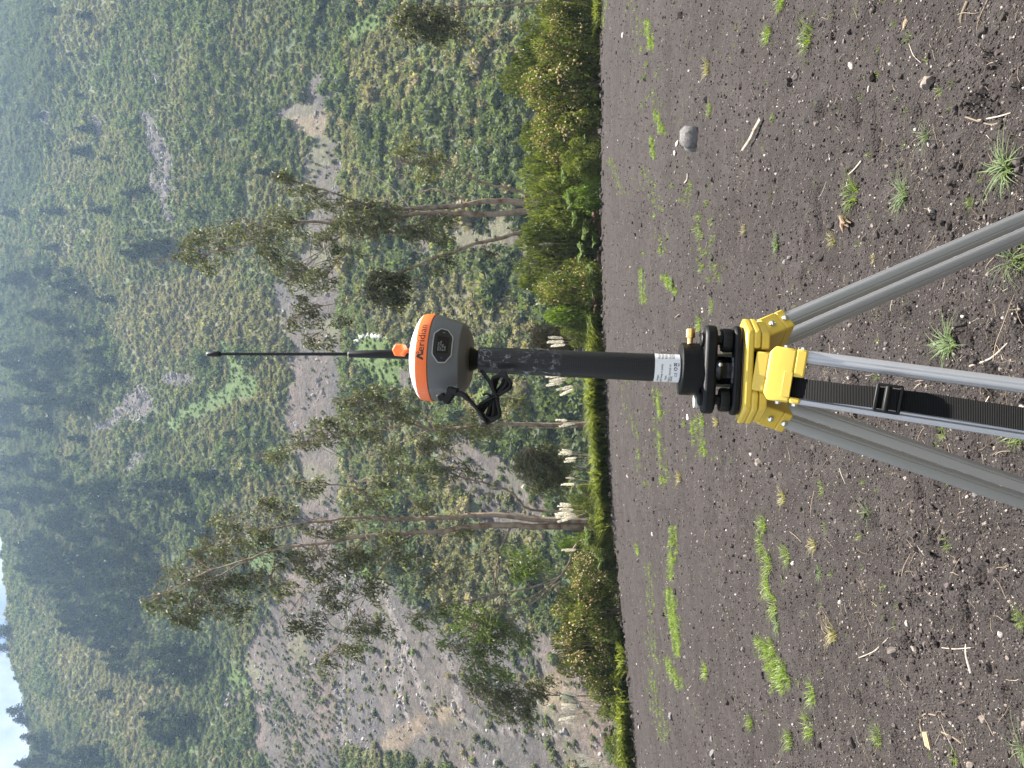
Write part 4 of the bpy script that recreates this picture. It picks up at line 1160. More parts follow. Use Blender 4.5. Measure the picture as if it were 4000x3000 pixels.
def fern(xi, yi, size, label, rusty=False, Y=None):
    Y = Y or 25.9
    c = at(xi, yi, Y); s = size * dep(2300, Y) / F * 0.75
    gz = float(H(c[0], Y)) - 0.05
    t = obj('fern', random.choice(RUST if rusty else FERN), None, (c[0], Y, max(gz, c[2] - 0.6 * s)), (0, 0, random.random() * 6.28), s)
    return tag(t, label, 'fern', 'withered ferns at the hedge foot' if rusty else 'green ferns at the hedge foot')
for xi, yi, s_, lab in [(2250, 640, 75, 'green fern in front of the hedge right of the rusty ones'), (2300, 600, 60, 'fern at the soil edge below the flowering shrubs'), (2210, 790, 70, 'fern standing against the glossy green shrub'),
                        (2270, 900, 75, 'arching fern left of the rusty fern patch'), (2310, 930, 60, 'low fern at the soil edge near the leaning trunk'), (2250, 980, 75, 'broad fern below the tallest green shrub'),
                        (2290, 1060, 70, 'fern at the soil edge below the sparsely flowering shrub'), (2300, 1150, 60, 'fern over the black gap under the hedge'), (2270, 560, 60, 'grey green fern under the flowering shrub left of the largest'),
                        (2280, 2090, 70, 'fern at the foot of the bushy shrub below the twin trunks'), (2330, 2180, 70, 'fern spilling over the bank below the yellow shrub'), (2190, 690, 60, 'high fern in the middle of the hedge'),
                        (2230, 850, 64, 'fern halfway up the hedge under the straight trunks'), (2290, 1270, 60, 'fern beside the pole at the end of the hedge')]:
    fern(xi, yi, s_, lab)
for xi, yi, s_, lab in [(2310, 845, 55, 'rust brown withered fern under the straight trunks'), (2330, 890, 46, 'rust brown withered fern left of the gap below the trunks'), (2310, 1195, 70, 'large rust brown withered fern right of the pole'),
                        (2330, 1010, 40, 'small brown withered fern under the broad fern'), (2338, 1340, 52, 'reddish withered fern heap right beside the pole'), (2300, 760, 44, 'dry brown fern at the dark hole in the hedge foot')]:
    fern(xi, yi, s_, lab, True, 25.75)

# ---- lush grass bank and pampas plumes
M_grass = leaf_mat('bank_grass', (0.045, 0.066, 0.020), (0.200, 0.205, 0.080), 0.42)
M_straw = mat('plume_straw', (0.34, 0.27, 0.15), 0.8, spec=0.2)
M_plume = leaf_mat('plume_fluff', (0.70, 0.65, 0.54), (0.84, 0.81, 0.73), 0.35, tcol=(1.05, 1.0, 0.9), rough=0.9)
def blades_mesh(seed, n, spread, hgt, wid, mm, name='blades', lean=0.5, segs=3):
    rg = np.random.default_rng(seed); V = []; Fq = []; vv = []
    for k in range(n):
        a = rg.random() * 6.283; r = spread * math.sqrt(rg.random()) * 0.5
        b = np.array([math.cos(a) * r, math.sin(a) * r, -0.01]); a2 = a + rg.normal() * 0.8
        dv = np.array([math.cos(a2), math.sin(a2), 0]); sd = np.array([-dv[1], dv[0], 0]); h = hgt * (0.55 + 0.6 * rg.random()); le = lean * (0.3 + 1.1 * rg.random()) * h
        w_ = wid * (0.6 + 0.7 * rg.random()); i0 = len(V); val = rg.random(); tw = rg.normal() * 0.4
        for j in range(segs + 1):
            f = j / segs
            p = b + dv * le * f ** 1.7 + np.array([0, 0, h * (f - 0.38 * lean * f * f * 1.3)])
            ww = w_ * (1 - f) ** 0.6 * 0.5 + 0.0004; q = sd * math.cos(tw * f) + dv * math.sin(tw * f)
            V += [p - q * ww, p + q * ww]; vv += [val, val]
        for j in range(segs): Fq.append((i0 + 2 * j, i0 + 2 * j + 1, i0 + 2 * j + 3, i0 + 2 * j + 2))
    return mesh_np(name, np.array(V), [np.array(Fq)], mm, True, dict(v=np.array(vv)))
TUS = [blades_mesh(s, 300, 1.0, 0.80, 0.042, M_grass, 'grass_blades', 0.95) for s in (21, 22, 23)]
def tussock(xi, yi, s, Y, label):
    c = at(xi, yi, Y)
    t = obj('grass_tussock', random.choice(TUS), None, (c[0], Y, float(H(c[0], Y)) - 0.03), (0, 0, random.random() * 6.28), (s * 1.1, s * 1.1, s))
    return tag(t, label, 'grass', 'tussocks of the grassy bank')
for i, (yi, s_, Y, lab) in enumerate([(1385, 1.0, 26.0, 'lush grass tussock showing right behind the pole'), (1450, 1.15, 26.3, 'lush grass tussock left of the pole under the leaning plumes'), (1520, 1.2, 26.2, 'tall bright grass tussock left of the pole'),
                                      (1590, 1.0, 26.0, 'grass tussock right of the forked eucalyptus trunk'), (1650, .95, 26.1, 'grass tussock in front of the forked eucalyptus trunk'), (1720, .95, 26.0, 'grass tussock left of the forked eucalyptus trunk'),
                                      (1790, 1.1, 26.2, 'fountain shaped grass tussock under the middle plumes'), (1850, .95, 26.0, 'grass tussock in front of the round dark shrub'), (1920, .9, 26.0, 'grass tussock right of the plume pair before the twin trunks'),
                                      (1985, .95, 26.1, 'dark tipped grass tussock before the twin trunks'), (2560, .7, 25.9, 'grass clump spilling from under the tall flowering shrub'), (2760, 1.0, 26.0, 'yellowish grass tussock below the row of white plumes'),
                                      (2830, 1.0, 26.1, 'arching grass tussock left of the row of white plumes'), (2960, 1.05, 26.0, 'grass tussock at the left edge of the field'), (40, .6, 25.6, 'bright grass clump at the right edge of the hedge foot'), (2895, .9, 25.9, 'grass tussock between the last shrub and the plumes')]):
    tussock(2360, yi, s_ * 1.55, Y, lab)

def plume_mesh(seed):
    rg = np.random.default_rng(seed); C, D, Nn, Ls, Ws = [], [], [], [], []
    for k in range(150):
        f = rg.random(); r = 0.075 * math.sin(min(1, f * 0.9 + 0.12) * math.pi) ** 0.8
        a = rg.random() * 6.283
        C.append((math.cos(a) * r * .5, math.sin(a) * r * .5, f * 0.85)); D.append((math.cos(a) * .5 - 0.1, math.sin(a) * .5, 1.0)); Nn.append((math.sin(a) + rg.normal() * .4, rg.normal() * .4, rg.normal() * .4)); Ls.append(.12 + .08 * rg.random()); Ws.append(.022 + .02 * rg.random())
    V, Fq = leaves(np.array(C), np.array(D), np.array(Nn), Ls, Ws)
    return mesh_np('plume', V, [Fq], M_plume, False, dict(v=np.repeat(rg.random(len(C)), 4)))
PLM = [plume_mesh(s) for s in (1, 2, 3)]
def pampas(Y, base_yi, plumes, label, blades=True, xbase=2360):
    """plumes: (xi tip, yi tip, length px)"""
    c = at(xbase, base_yi, Y); o_ = Vector((c[0], Y, float(H(c[0], Y))))
    t = thing('pampas_grass', label, 'pampas grass', o_, (0, 0, 0), 'plumed grasses along the field edge')
    if blades: obj('grass_blades', random.choice(TUS), t, (0, 0, -0.03), (0, 0, random.random() * 6), 0.95)
    for (a, b, ln) in plumes:
        Yp = Y + random.uniform(-0.25, 0.25)
        tip = Vector(at(a, b, Yp)); L_m = ln * dep(a, Yp) / F
        b0 = Vector((random.gauss(0, .10), random.gauss(0, .06), 0))
        tl = tip - o_
        dirv = (tl - b0).normalized(); dirv = (dirv + Vector(((b - base_yi) * -0.0006, 0, 0.05))).normalized()
        foot = tl - dirv * L_m
        MB().tube(smooth_path([b0, (b0 + foot) / 2 + Vector((random.gauss(0, .02), 0, 0.04)), foot, foot + dirv * L_m * .3], 3), 0.009, 4).build('stalk', M_straw, t)
        pm = obj('plume', random.choice(PLM), t, foot)
        pm.rotation_mode = 'QUATERNION'; pm.rotation_quaternion = dirv.to_track_quat('Z', 'Y') ; pm.scale = (L_m * 1.0, L_m * 1.0, L_m * 1.04)
    return t
pampas(26.9, 1340, [(2140, 1318, 62), (2136, 1336, 70), (2150, 1352, 60)], 'upright plumes right behind the upper part of the pole')
pampas(26.8, 1470, [(2170, 1428, 60), (2150, 1446, 66), (2125, 1470, 80), (2142, 1488, 74), (2130, 1506, 70), (2172, 1524, 70), (2185, 1545, 60), (2190, 1450, 90)], 'dense bunch of plumes left of the pole')
pampas(26.6, 1652, [(2168, 1640, 50), (2200, 1655, 50), (2180, 1666, 56)], 'plumes against the forked eucalyptus trunk')
pampas(26.8, 1780, [(2192, 1756, 46), (2186, 1766, 52), (2180, 1774, 56), (2208, 1792, 46), (2200, 1804, 50)], 'two pairs of plumes in front of the round dark shrub')
pampas(26.6, 1875, [(2208, 1866, 40), (2190, 1893, 56)], 'pair of plumes left of the round dark shrub')
pampas(26.7, 1985, [(2186, 1966, 46), (2176, 1976, 60), (2182, 1988, 60), (2164, 2010, 70), (2170, 2022, 80), (2196, 2032, 60), (2176, 2040, 66)], 'thick bunch of plumes in front of the twin trunks')
pampas(26.5, 2145, [(2192, 2148, 60)], 'single plume between the twin trunks and the yellow shrub', False)
pampas(27.0, 2525, [(2186, 2484, 60), (2164, 2512, 60), (2150, 2545, 80)], 'three plumes rising from the tall flowering shrub', False, 2300)
pampas(26.8, 2760, [(2196, 2700, 60), (2184, 2716, 60), (2206, 2738, 46), (2192, 2752, 66), (2190, 2766, 70), (2182, 2782, 70), (2190, 2796, 66), (2180, 2812, 70), (2190, 2828, 66)], 'long row of white plumes left of the slender tree')
pampas(26.6, 2985, [(2252, 2948, 56), (2260, 2990, 60), (2276, 3010, 50)], 'plumes at the left edge of the field')
pampas(27.0, 700, [(2105, 705, 46), (2130, 690, 50)], 'short white plume in the hedge right of the straight trunks', False, 2250)
pampas(27.2, 950, [(2105, 955, 60)], 'narrow white plume in the hedge at the leaning trunk', False, 2250)
pampas(26.9, 1185, [(2092, 1187, 44)], 'small plume on top of the bright leafy shrub', False, 2200)
# ================================================================== THE INSTRUMENT: tripod, tribrach, pole, receiver, cable
M_yel = wear(mat('yellow_enamel', (0.64, 0.45, 0.064), 0.36, spec=0.45, coat=0.15), (0.60, 0.42, 0.05), 30, 0.5, 0.25, 900, rough_var=0.08)
M_alu = wear(mat('grey_coated_aluminium', (0.40, 0.40, 0.41), 0.40, 0.55, spec=0.5), (0.40, 0.40, 0.41), 60, 0.5, 0.15, 1200, rough_var=0.06)
M_blk = wear(mat('black_anodised', (0.004, 0.004, 0.0045), 0.45, spec=0.22), (0.008, 0.008, 0.009), 50, 0.6, 0.2, 1500, rough_var=0.1)
M_rub = mat('black_rubber', (0.005, 0.005, 0.005), 0.5, spec=0.25)
M_gls = mat('black_gloss', (0.005, 0.005, 0.006), 0.10, spec=0.5)
M_gold = mat('brass', (0.80, 0.50, 0.17), 0.30, 0.9)
M_stl = mat('bright_steel', (0.75, 0.75, 0.76), 0.18, 1.0)
M_wht = wear(mat('white_plastic', (0.78, 0.78, 0.77), 0.38, spec=0.5, coat=0.2), (0.70, 0.69, 0.66), 20, 0.3)
M_org = wear(mat('orange_plastic', (0.85, 0.155, 0.018), 0.36, spec=0.4, coat=0.05), (0.80, 0.16, 0.03), 25, 0.5, rough_var=0.08)
M_gry = wear(mat('dark_grey_plastic', (0.105, 0.107, 0.112), 0.38, spec=0.5), (0.135, 0.136, 0.14), 20, 0.6, 0.3, 1500, rough_var=0.1)
M_bez = mat('silver_bezel', (0.42, 0.42, 0.43), 0.35, 0.3)
M_pan = mat('panel_black', (0.022, 0.023, 0.026), 0.25, spec=0.5)
M_scr = mat('screen_glass', (0.008, 0.008, 0.010), 0.08, spec=0.6)
M_ink = mat('black_print', (0.012, 0.011, 0.011), 0.6)
M_lbl = mat('white_sticker', (0.72, 0.72, 0.72), 0.5)
M_blue = mat('blue_print', (0.05, 0.07, 0.35), 0.5)
M_gprt = mat('grey_print', (0.30, 0.31, 0.33), 0.5)

TILT = R(2.7); YI = 1.3
AX = Vector((math.sin(TILT), 0, math.cos(TILT)))
P0 = Vector(at(2877, 1450, YI))                    # top of the yellow head on the axis
IM = Matrix.Translation(P0) @ Matrix.Rotation(TILT, 4, 'Y')
IMI = IM.inverted()
def hz(xi): return (float(at(xi, 1450, YI)[2]) - P0.z) / math.cos(TILT)
def rp(px, xi): return px * dep(xi, YI) / F
def PF(*xs): return [(rp(r, x), hz(x)) for x, r in xs][::-1]     # (picture x, radius px) -> lathe profile, bottom up

def inst(name, label, cat, xi):
    """thing standing on the axis with its base at picture x = xi; returns empty and the height of its base"""
    h = hz(xi)
    return thing(name, label, cat, P0 + AX * h, (0, TILT, 0)), Matrix.Translation((0, 0, -h))

# ---- tripod
def hexa(a, d, turn=0.0):
    out = []
    for k in range(3):
        c, s_ = math.cos(k * 2 * math.pi / 3 + turn), math.sin(k * 2 * math.pi / 3 + turn)
        for x in (-a, a): out.append((x * c + d * s_, x * s_ - d * c))
    return out
tri = thing('tripod', 'yellow and grey aluminium surveying tripod standing on the ploughed soil', 'tripod', (P0.x, P0.y, 0.0))
T2L = Matrix.Translation(-Vector((P0.x, P0.y, 0.0))) @ IM            # axis frame -> tripod frame
h0, h1 = 0.0, hz(2908)
MB().prism(hexa(.067, .068), h1, h0, T2L).build('head_plate', M_yel, tri, bevel=.004)
MB().prism(hexa(.040, .046), h0 - .001, h0 + .0012, T2L).build('head_pad', M_blk, tri)
for k in range(3):
    t = k * 2 * math.pi / 3
    def rt(x, y): return (x * math.cos(t) - y * math.sin(t), x * math.sin(t) + y * math.cos(t))
    a, d, s_ = .067, .068, .039
    b1 = (-a * -.5 - -d * .866, -a * .866 + -d * -.5); b2 = (-s_ * -.5 - -d * .866, -s_ * .866 + -d * -.5)
    poly = [rt(*q) for q in ((s_, -d), (a, -d), b1, b2, (.030, .017))]
    mb = MB().prism(poly, hz(2931), h1 + .001, T2L)
    p2 = [(x * .96, y * .96) for x, y in poly]
    mb.prism(p2, hz(2966), hz(2934), T2L)
    mb.build('hinge_lug', M_yel, tri, bevel=.003)
MB().lathe([(.030, hz(3010)), (.033, hz(3004)), (.033, hz(2975)), (.02, hz(2972)), (.02, hz(2940)), (.040, hz(2938)), (.040, h1 + .002)], 24, T2L).build('clamp_screw', M_blk, tri)
for k in range(3):
    t = -math.pi / 2 + k * 2 * math.pi / 3
    MB().lathe([(.014, hz(2960)), (.014, hz(2925))], 16, T2L @ Matrix.Translation((.046 * math.cos(t), .046 * math.sin(t), 0))).build('hinge_pin', M_blk, tri)

def tube_profile(rx, ry, n=36):
    out = []
    for i in range(n):
        a = 2 * math.pi * i / n; q = 1.0
        for g in (math.pi * .5, math.pi * 1.5, 0.22 * math.pi, 0.78 * math.pi, 1.22 * math.pi, 1.78 * math.pi):
            dd = abs((a - g + math.pi) % (2 * math.pi) - math.pi)
            if dd < 0.10: q = 0.90
        c, s_ = math.cos(a), math.sin(a)
        out.append((rx * q * math.copysign(abs(c) ** .8, c), ry * q * math.copysign(abs(s_) ** .8, s_)))
    return out

def leg_frame(ang, d):
    """ang: direction of the hinge round the head; d: direction of the leg"""
    hinge = IM @ Vector((.056 * math.cos(ang), .056 * math.sin(ang), hz(2936)))
    zz = -Vector(d).normalized()
    tx = Vector((-math.sin(ang), math.cos(ang), 0)); tx = (tx - zz * tx.dot(zz)).normalized()
    yy_ = zz.cross(tx)
    M = Matrix((( tx.x, yy_.x, zz.x, hinge.x - P0.x), (tx.y, yy_.y, zz.y, hinge.y - P0.y), (tx.z, yy_.z, zz.z, hinge.z), (0, 0, 0, 1)))
    return M
LEGS = [(-math.pi / 2, (-.050, -.095, -.30)), (math.pi / 6, (.200, .115, -.468)), (math.pi * 5 / 6, (-.158, .095, -.468))]
LM = []
for ang, d in LEGS:
    M = leg_frame(ang, d); LM.append(M)
    up_len = (M.translation.z) / abs(Vector(d).normalized().z)
    sgn = 1
    br = MB()
    br.prism([(-.0335, -.016), (.0335, -.016), (.0335, .016), (-.0335, .016)], -.013, .008, M)
    def sec(hw, th, z): return [(-hw, -th, z), (hw, -th, z), (hw, th, z), (-hw, th, z)]
    br.loft([sec(.0450, .020, -.054), sec(.0455, .020, -.021), sec(.0338, .0165, -.012)], True, M)
    br.prism([(-.0010, -.020), (.0450, -.020), (.0450, .020), (-.0010, .020)], -.071, -.0538, M)
    br.prism([(-.0450, -.020), (-.0350, -.020), (-.0350, .020), (-.0450, .020)], -.071, -.0538, M)
    br.prism([(-.036, .008), (.000, .008), (.000, .020), (-.036, .020)], -.071, -.0538, M)
    bo = br.build('leg_clamp', M_yel, tri, bevel=.0028)
    MB().prism([(-.036, -.0214), (.006, -.0214), (.006, -.0195), (-.036, -.0195)], -.0536, -.040, M).build('inset_panel', M_yel, bo, bevel=.0006)
    for sx in (-1, 1):
        for z in (-.0365, -.063):
            Q = M @ Matrix.Translation((sx * .0452, 0, z)) @ Matrix.Rotation(sx * math.pi / 2, 4, 'Y')
            MB().lathe([(.0062, -.001), (.0062, .0012), (.0054, .0034), (.0032, .0050), (.0008, .0055)], 14, Q).build('screw', M_stl, bo, sharp=60)
    for sx in (-1, 1):
        pr = [(x + sx * .0345, y) for x, y in tube_profile(.0112, .0140)]
        MB().prism(pr, -up_len * .62, -.066, M).build('leg_rail', M_alu, tri, sharp=30)
    z1 = -up_len * .60
    MB().prism([(-.054, -.022), (.054, -.022), (.054, .022), (-.054, .022)], z1 - .07, z1, M).build('leg_lock', M_yel, tri, bevel=.005)
    MB().prism([(x * 1.5, y) for x, y in tube_profile(.016, .013)], -up_len + .06, z1 - .02, M).build('lower_leg', M_alu, tri, sharp=30)
    MB().lathe([(.002, -up_len - .03), (.012, -up_len + .02), (.022, -up_len + .05), (.022, -up_len + .10)], 20, M).build('foot', M_yel, tri)

# carrying strap hanging down the front leg
M_web = mat('black_webbing', (0.010, 0.010, 0.011), 0.75, spec=0.15)
_tc = N_(M_web, 'ShaderNodeTexCoord'); _wv = N_(M_web, 'ShaderNodeTexWave'); _wv.bands_direction = 'Z'; _wv.inputs['Scale'].default_value = 150; _wv.inputs['Distortion'].default_value = 0.6
L_(M_web, _tc.outputs['Object'], _wv.inputs['Vector'])
_bp = N_(M_web, 'ShaderNodeBump'); _bp.inputs['Strength'].default_value = 1.0; _bp.inputs['Distance'].default_value = 0.002
L_(M_web, _wv.outputs['Fac'], _bp.inputs['Height']); L_(M_web, _bp.outputs['Normal'], P_(M_web).inputs['Normal'])
_rp = N_(M_web, 'ShaderNodeValToRGB'); _rp.color_ramp.elements[0].color = (0.003, 0.003, 0.0035, 1); _rp.color_ramp.elements[1].color = (0.014, 0.014, 0.015, 1)
L_(M_web, _wv.outputs['Fac'], _rp.inputs['Fac']); L_(M_web, _rp.outputs['Color'], P_(M_web).inputs['Base Color'])
M = LM[0]
path = smooth_path([(-.0180, .004, -.044), (-.0180, -.008, -.060), (-.0180, -.019, -.080), (-.0170, -.028, -.13), (-.0140, -.030, -.200), (-.0130, -.029, -.26), (-.0140, -.027, -.36), (-.0150, -.025, -.46), (-.017, -.024, -.58), (-.02, -.018, -.70)], 5)
rings = []
for i, p in enumerate(path):
    hw = .0165 + .0003 * math.sin(i * 1.1); tw = 0.12 * math.sin(i * .22)
    rings.append([(p.x - hw, p.y - .0009 - hw * tw * .3, p.z), (p.x + hw, p.y - .0009 + hw * tw * .3, p.z), (p.x + hw, p.y + .0009 + hw * tw * .3, p.z), (p.x - hw, p.y + .0009 - hw * tw * .3, p.z)])
stp = MB().loft(rings, True, M).build('carry_strap', M_web, tri, smooth=False)
bz = -.196; bx, by = -.0140, -.0325
bk = MB()
for x in (-1, 1): bk.box((bx + x * .0205, by, bz), (.005, .008, .036), M)
for z in (-.0165, .0165): bk.box((bx, by, bz + z), (.044, .008, .0055), M)
bk.tube([(bx - .02, by - .002, bz + .002), (bx + .02, by - .002, bz + .002)], .0052, 10, True, M)
bk.build('strap_buckle', M_rub, stp, bevel=.0018)
rings = [[(bx + sx * .0165, by - .003 - dy, bz + z) for sx, dy in ((-1, .0015), (1, .0015), (1, 0), (-1, 0))] for z in (-.013, -.006, .004)]
MB().loft(rings, True, M).build('strap_end', M_web, stp, smooth=False)

# ---- tribrach
trb, B = inst('tribrach', 'black tribrach with levelling screws and brass lock knob on top of the tripod', 'tribrach', 2877)
def tripoly(rc, Rc, n=8):
    out = []
    for k in range(3):
        c = -math.pi / 6 + k * 2 * math.pi / 3
        for i in range(n + 1):
            a = c - math.pi / 3 + i * (2 * math.pi / 3) / n
            out.append((Rc * math.cos(c) + rc * math.cos(a), Rc * math.sin(c) + rc * math.sin(a)))
    return out
def layer(poly, xa, xb, name, mm, bev): return MB().prism(poly, hz(xb), hz(xa), B).build(name, mm, trb, bevel=bev)
layer(tripoly(.026, .060), 2842, 2872, 'base_plate', M_blk, .004)
layer(tripoly(.0245, .060), 2871, 2876.6, 'base_rim', mat('purple_black_gloss', (0.014, 0.009, 0.020), 0.10, spec=0.7), .001)
layer(tripoly(.0255, .060), 2733, 2779, 'upper_plate', M_blk, .005)
MB().lathe([(.052, hz(2842)), (.050, hz(2836)), (.030, hz(2834)), (.030, hz(2779))], 40, B).build('spring_plate', M_gls, trb)
for k in range(3):
    c = -math.pi / 6 + k * 2 * math.pi / 3
    Q = B @ Matrix.Translation((.060 * math.cos(c), .060 * math.sin(c), 0))
    fs = MB().lathe([(.0085, hz(2842)), (.0085, hz(2779))], 20, Q).build('foot_screw', M_blk, trb)
    n = 56; rings = []
    for r, z in [(.0175, hz(2838)), (.0202, hz(2835)), (.0207, hz(2828)), (.0207, hz(2806)), (.0195, hz(2801)), (.0110, hz(2800))]:
        rings.append([(r * (1 - .035 * ((i // 2) % 2) * (r > .02)) * math.cos(2 * math.pi * i / n), r * (1 - .035 * ((i // 2) % 2) * (r > .02)) * math.sin(2 * math.pi * i / n), z) for i in range(n)])
    MB().loft(rings, True, Q).build('screw_knob', M_rub, fs, sharp=25)
    MB().lathe([(.0120, hz(2733) - .001), (.0120, hz(2724)), (.0105, hz(2721))], 24, Q).build('screw_cap', M_blk, trb)
MB().lathe(PF((2655, 100), (2657, 102), (2731, 102)), 72, B).build('adapter', M_blk, trb, bevel=.0012)
MB().lathe(PF((2728.5, 103), (2733, 103)), 72, B).build('adapter_ring', M_gls, trb)
# circular level housing, locking lever
MB().lathe([(.0135, hz(2734)), (.0135, hz(2722)), (.0105, hz(2721))], 28, B @ Matrix.Translation((-.056, .018, 0))).build('level_vial', mat('vial_glass', (0.45, 0.48, 0.44), 0.06, spec=0.8), trb)
lv = MB(); rings = []
for i in range(9):
    a = -math.pi / 2 + math.radians(-19 + i * 4.6); rr = .052 + .006 * math.sin(i / 8 * math.pi)
    hh = .0085 * (0.55 + .45 * math.sin((i + .6) / 9.2 * math.pi)); c = (hz(2776) + hz(2806)) / 2 + .001
    rings.append([(math.cos(a) * q, math.sin(a) * q, z) for q, z in ((rr - .010, c - hh), (rr, c - hh * .8), (rr + .003, c), (rr, c + hh * .8), (rr - .010, c + hh))])
lvo = lv.loft(rings, True, B).build('lock_lever', M_rub, trb)
a = -math.pi / 2 + math.radians(8)
MB().lathe([(.0033, 0), (.0033, .002), (.0012, .003)], 12, B @ Matrix.Translation((.060 * math.cos(a), .0595 * math.sin(a), hz(2790) + .001)) @ Matrix.Rotation(math.pi / 2, 4, 'X')).build('lever_screw', M_stl, lvo)
# brass knob out to the right
kx = rp(102, 2690)
n = 24; rings = []
for x, r in [(kx - .002, .0050), (kx + .0075, .0050), (kx + .0080, .0068), (kx + .0100, .0082), (kx + .0225, .0082), (kx + .0245, .0068), (kx + .0246, .002)]:
    rings.append([(x, -.012 + r * (1 - .07 * ((i // 2) % 2) * (r > .008)) * math.cos(2 * math.pi * i / n), hz(2687) + r * (1 - .07 * ((i // 2) % 2) * (r > .008)) * math.sin(2 * math.pi * i / n)) for i in range(n)])
MB().loft(rings, True, B).build('lock_knob', M_gold, trb, sharp=30)

# ---- text helpers
def text_mesh(s_, size):
    cu = bpy.data.curves.new('lettering', 'FONT'); cu.body = s_; cu.size = size; cu.resolution_u = 3
    o = bpy.data.objects.new('lettering', cu)
    me = bpy.data.meshes.new_from_object(o)
    V = [tuple(v.co) for v in me.vertices]; Fs = [tuple(p.vertices) for p in me.polygons]
    bpy.data.meshes.remove(me); bpy.data.objects.remove(o); bpy.data.curves.remove(cu)
    return V, Fs
def wrap(V, r_of, phi0, z0, off=.0005):
    """flat (x, y) -> round the axis, x to the right seen from the camera"""
    out = []
    for v in V:
        z = z0 + v[1]; r_ = r_of(z) + off + (v[2] if len(v) > 2 else 0)
        ph = phi0 + v[0] / r_of(z0)
        out.append((r_ * math.sin(ph), -r_ * math.cos(ph), z))
    return out

# ---- battery pole
pol, B = inst('pole', 'black carbon fibre pole with clear film wrap and white sticker under the receiver', 'pole', 2666)
def uvmesh(o):
    me = o.data; n = len(me.vertices); co = np.zeros(n * 3); me.vertices.foreach_get('co', co); co = co.reshape(-1, 3)
    a = np.stack([np.arctan2(co[:, 0], -co[:, 1]) * .0256, co[:, 2], co[:, 2] * 0], 1).astype(np.float32)
    at_ = me.attributes.new('wrapuv', 'FLOAT_VECTOR', 'POINT'); at_.data.foreach_set('vector', a.ravel())
M_cf = mat('carbon_fibre', (0.006, 0.006, 0.006), 0.30, spec=0.3)
_a = N_(M_cf, 'ShaderNodeAttribute'); _a.attribute_name = 'wrapuv'
_m = N_(M_cf, 'ShaderNodeMapping'); _m.inputs['Rotation'].default_value = (0, 0, R(45)); L_(M_cf, _a.outputs['Vector'], _m.inputs['Vector'])
_c = N_(M_cf, 'ShaderNodeTexChecker'); _c.inputs['Scale'].default_value = 430; L_(M_cf, _m.outputs['Vector'], _c.inputs['Vector'])
_c.inputs['Color1'].default_value = (0.004, 0.004, 0.0045, 1); _c.inputs['Color2'].default_value = (0.020, 0.020, 0.021, 1)
L_(M_cf, _c.outputs['Color'], P_(M_cf).inputs['Base Color'])
_r = N_(M_cf, 'ShaderNodeMapRange'); _r.inputs['To Min'].default_value = 0.55; _r.inputs['To Max'].default_value = 0.32
L_(M_cf, _c.outputs['Fac'], _r.inputs['Value']); L_(M_cf, _r.outputs['Result'], P_(M_cf).inputs['Roughness'])
xs_ = np.linspace(1873, 2553, 40)
uvmesh(MB().lathe(PF(*[(x, 50.5 + 3.5 * (x - 1873) / 680) for x in xs_]), 72, B).build('tube', M_cf, pol))
# lower clear film over the upper half
M_film = bpy.data.materials.new('clear_film'); M_film.use_nodes = True
_t = M_film.node_tree; _t.nodes.clear()
_o = _t.nodes.new('ShaderNodeOutputMaterial'); _tr = _t.nodes.new('ShaderNodeBsdfTransparent'); _gl = _t.nodes.new('ShaderNodeBsdfPrincipled')
_gl.inputs['Base Color'].default_value = (0.42, 0.43, 0.45, 1); _gl.inputs['Roughness'].default_value = 0.12; _gl.inputs['Specular IOR Level'].default_value = 0.9
_mx = _t.nodes.new('ShaderNodeMixShader'); _tcf = _t.nodes.new('ShaderNodeTexCoord')
_n1 = _t.nodes.new('ShaderNodeTexNoise'); _n1.inputs['Scale'].default_value = 26; _n1.inputs['Detail'].default_value = 4; _n1.inputs['Distortion'].default_value = 2.0
_mp = _t.nodes.new('ShaderNodeMapping'); _mp.inputs['Scale'].default_value = (1, 1, 0.55); _mp.inputs['Rotation'].default_value = (0.3, 0.5, 0)
_ra = _t.nodes.new('ShaderNodeValToRGB'); e = _ra.color_ramp.elements
e[0].position = 0.475; e[0].color = (0.02, 0.02, 0.02, 1); e[1].position = 0.50; e[1].color = (0.5, 0.5, 0.5, 1)  # pale streaks painted into the film as highlights on its wrinkles
q = _ra.color_ramp.elements.new(0.52); q.color = (0.02, 0.02, 0.02, 1)
_bu = _t.nodes.new('ShaderNodeBump'); _bu.inputs['Strength'].default_value = 0.8; _bu.inputs['Distance'].default_value = 0.006
_t.links.new(_tcf.outputs['Object'], _mp.inputs['Vector']); _t.links.new(_mp.outputs['Vector'], _n1.inputs['Vector'])
_t.links.new(_n1.outputs['Fac'], _ra.inputs['Fac']); _t.links.new(_n1.outputs['Fac'], _bu.inputs['Height']); _t.links.new(_bu.outputs['Normal'], _gl.inputs['Normal'])
_n2 = _t.nodes.new('ShaderNodeTexNoise'); _n2.inputs['Scale'].default_value = 34; _n2.inputs['Detail'].default_value = 1
_r2 = _t.nodes.new('ShaderNodeMapRange'); _r2.inputs['From Min'].default_value = 0.40; _r2.inputs['From Max'].default_value = 0.56; _r2.inputs['To Min'].default_value = 0.22
_t.links.new(_tcf.outputs['Object'], _n2.inputs['Vector']); _t.links.new(_n2.outputs['Fac'], _r2.inputs['Value'])
_mm = _t.nodes.new('ShaderNodeMath'); _mm.operation = 'MULTIPLY'; _t.links.new(_ra.outputs['Color'], _mm.inputs[0]); _t.links.new(_r2.outputs['Result'], _mm.inputs[1])
_t.links.new(_mm.outputs[0], _mx.inputs['Fac']); _t.links.new(_tr.outputs[0], _mx.inputs[1]); _t.links.new(_gl.outputs[0], _mx.inputs[2]); _t.links.new(_mx.outputs[0], _o.inputs['Surface'])
rings = []
n = 72
rgf = random.Random(3)
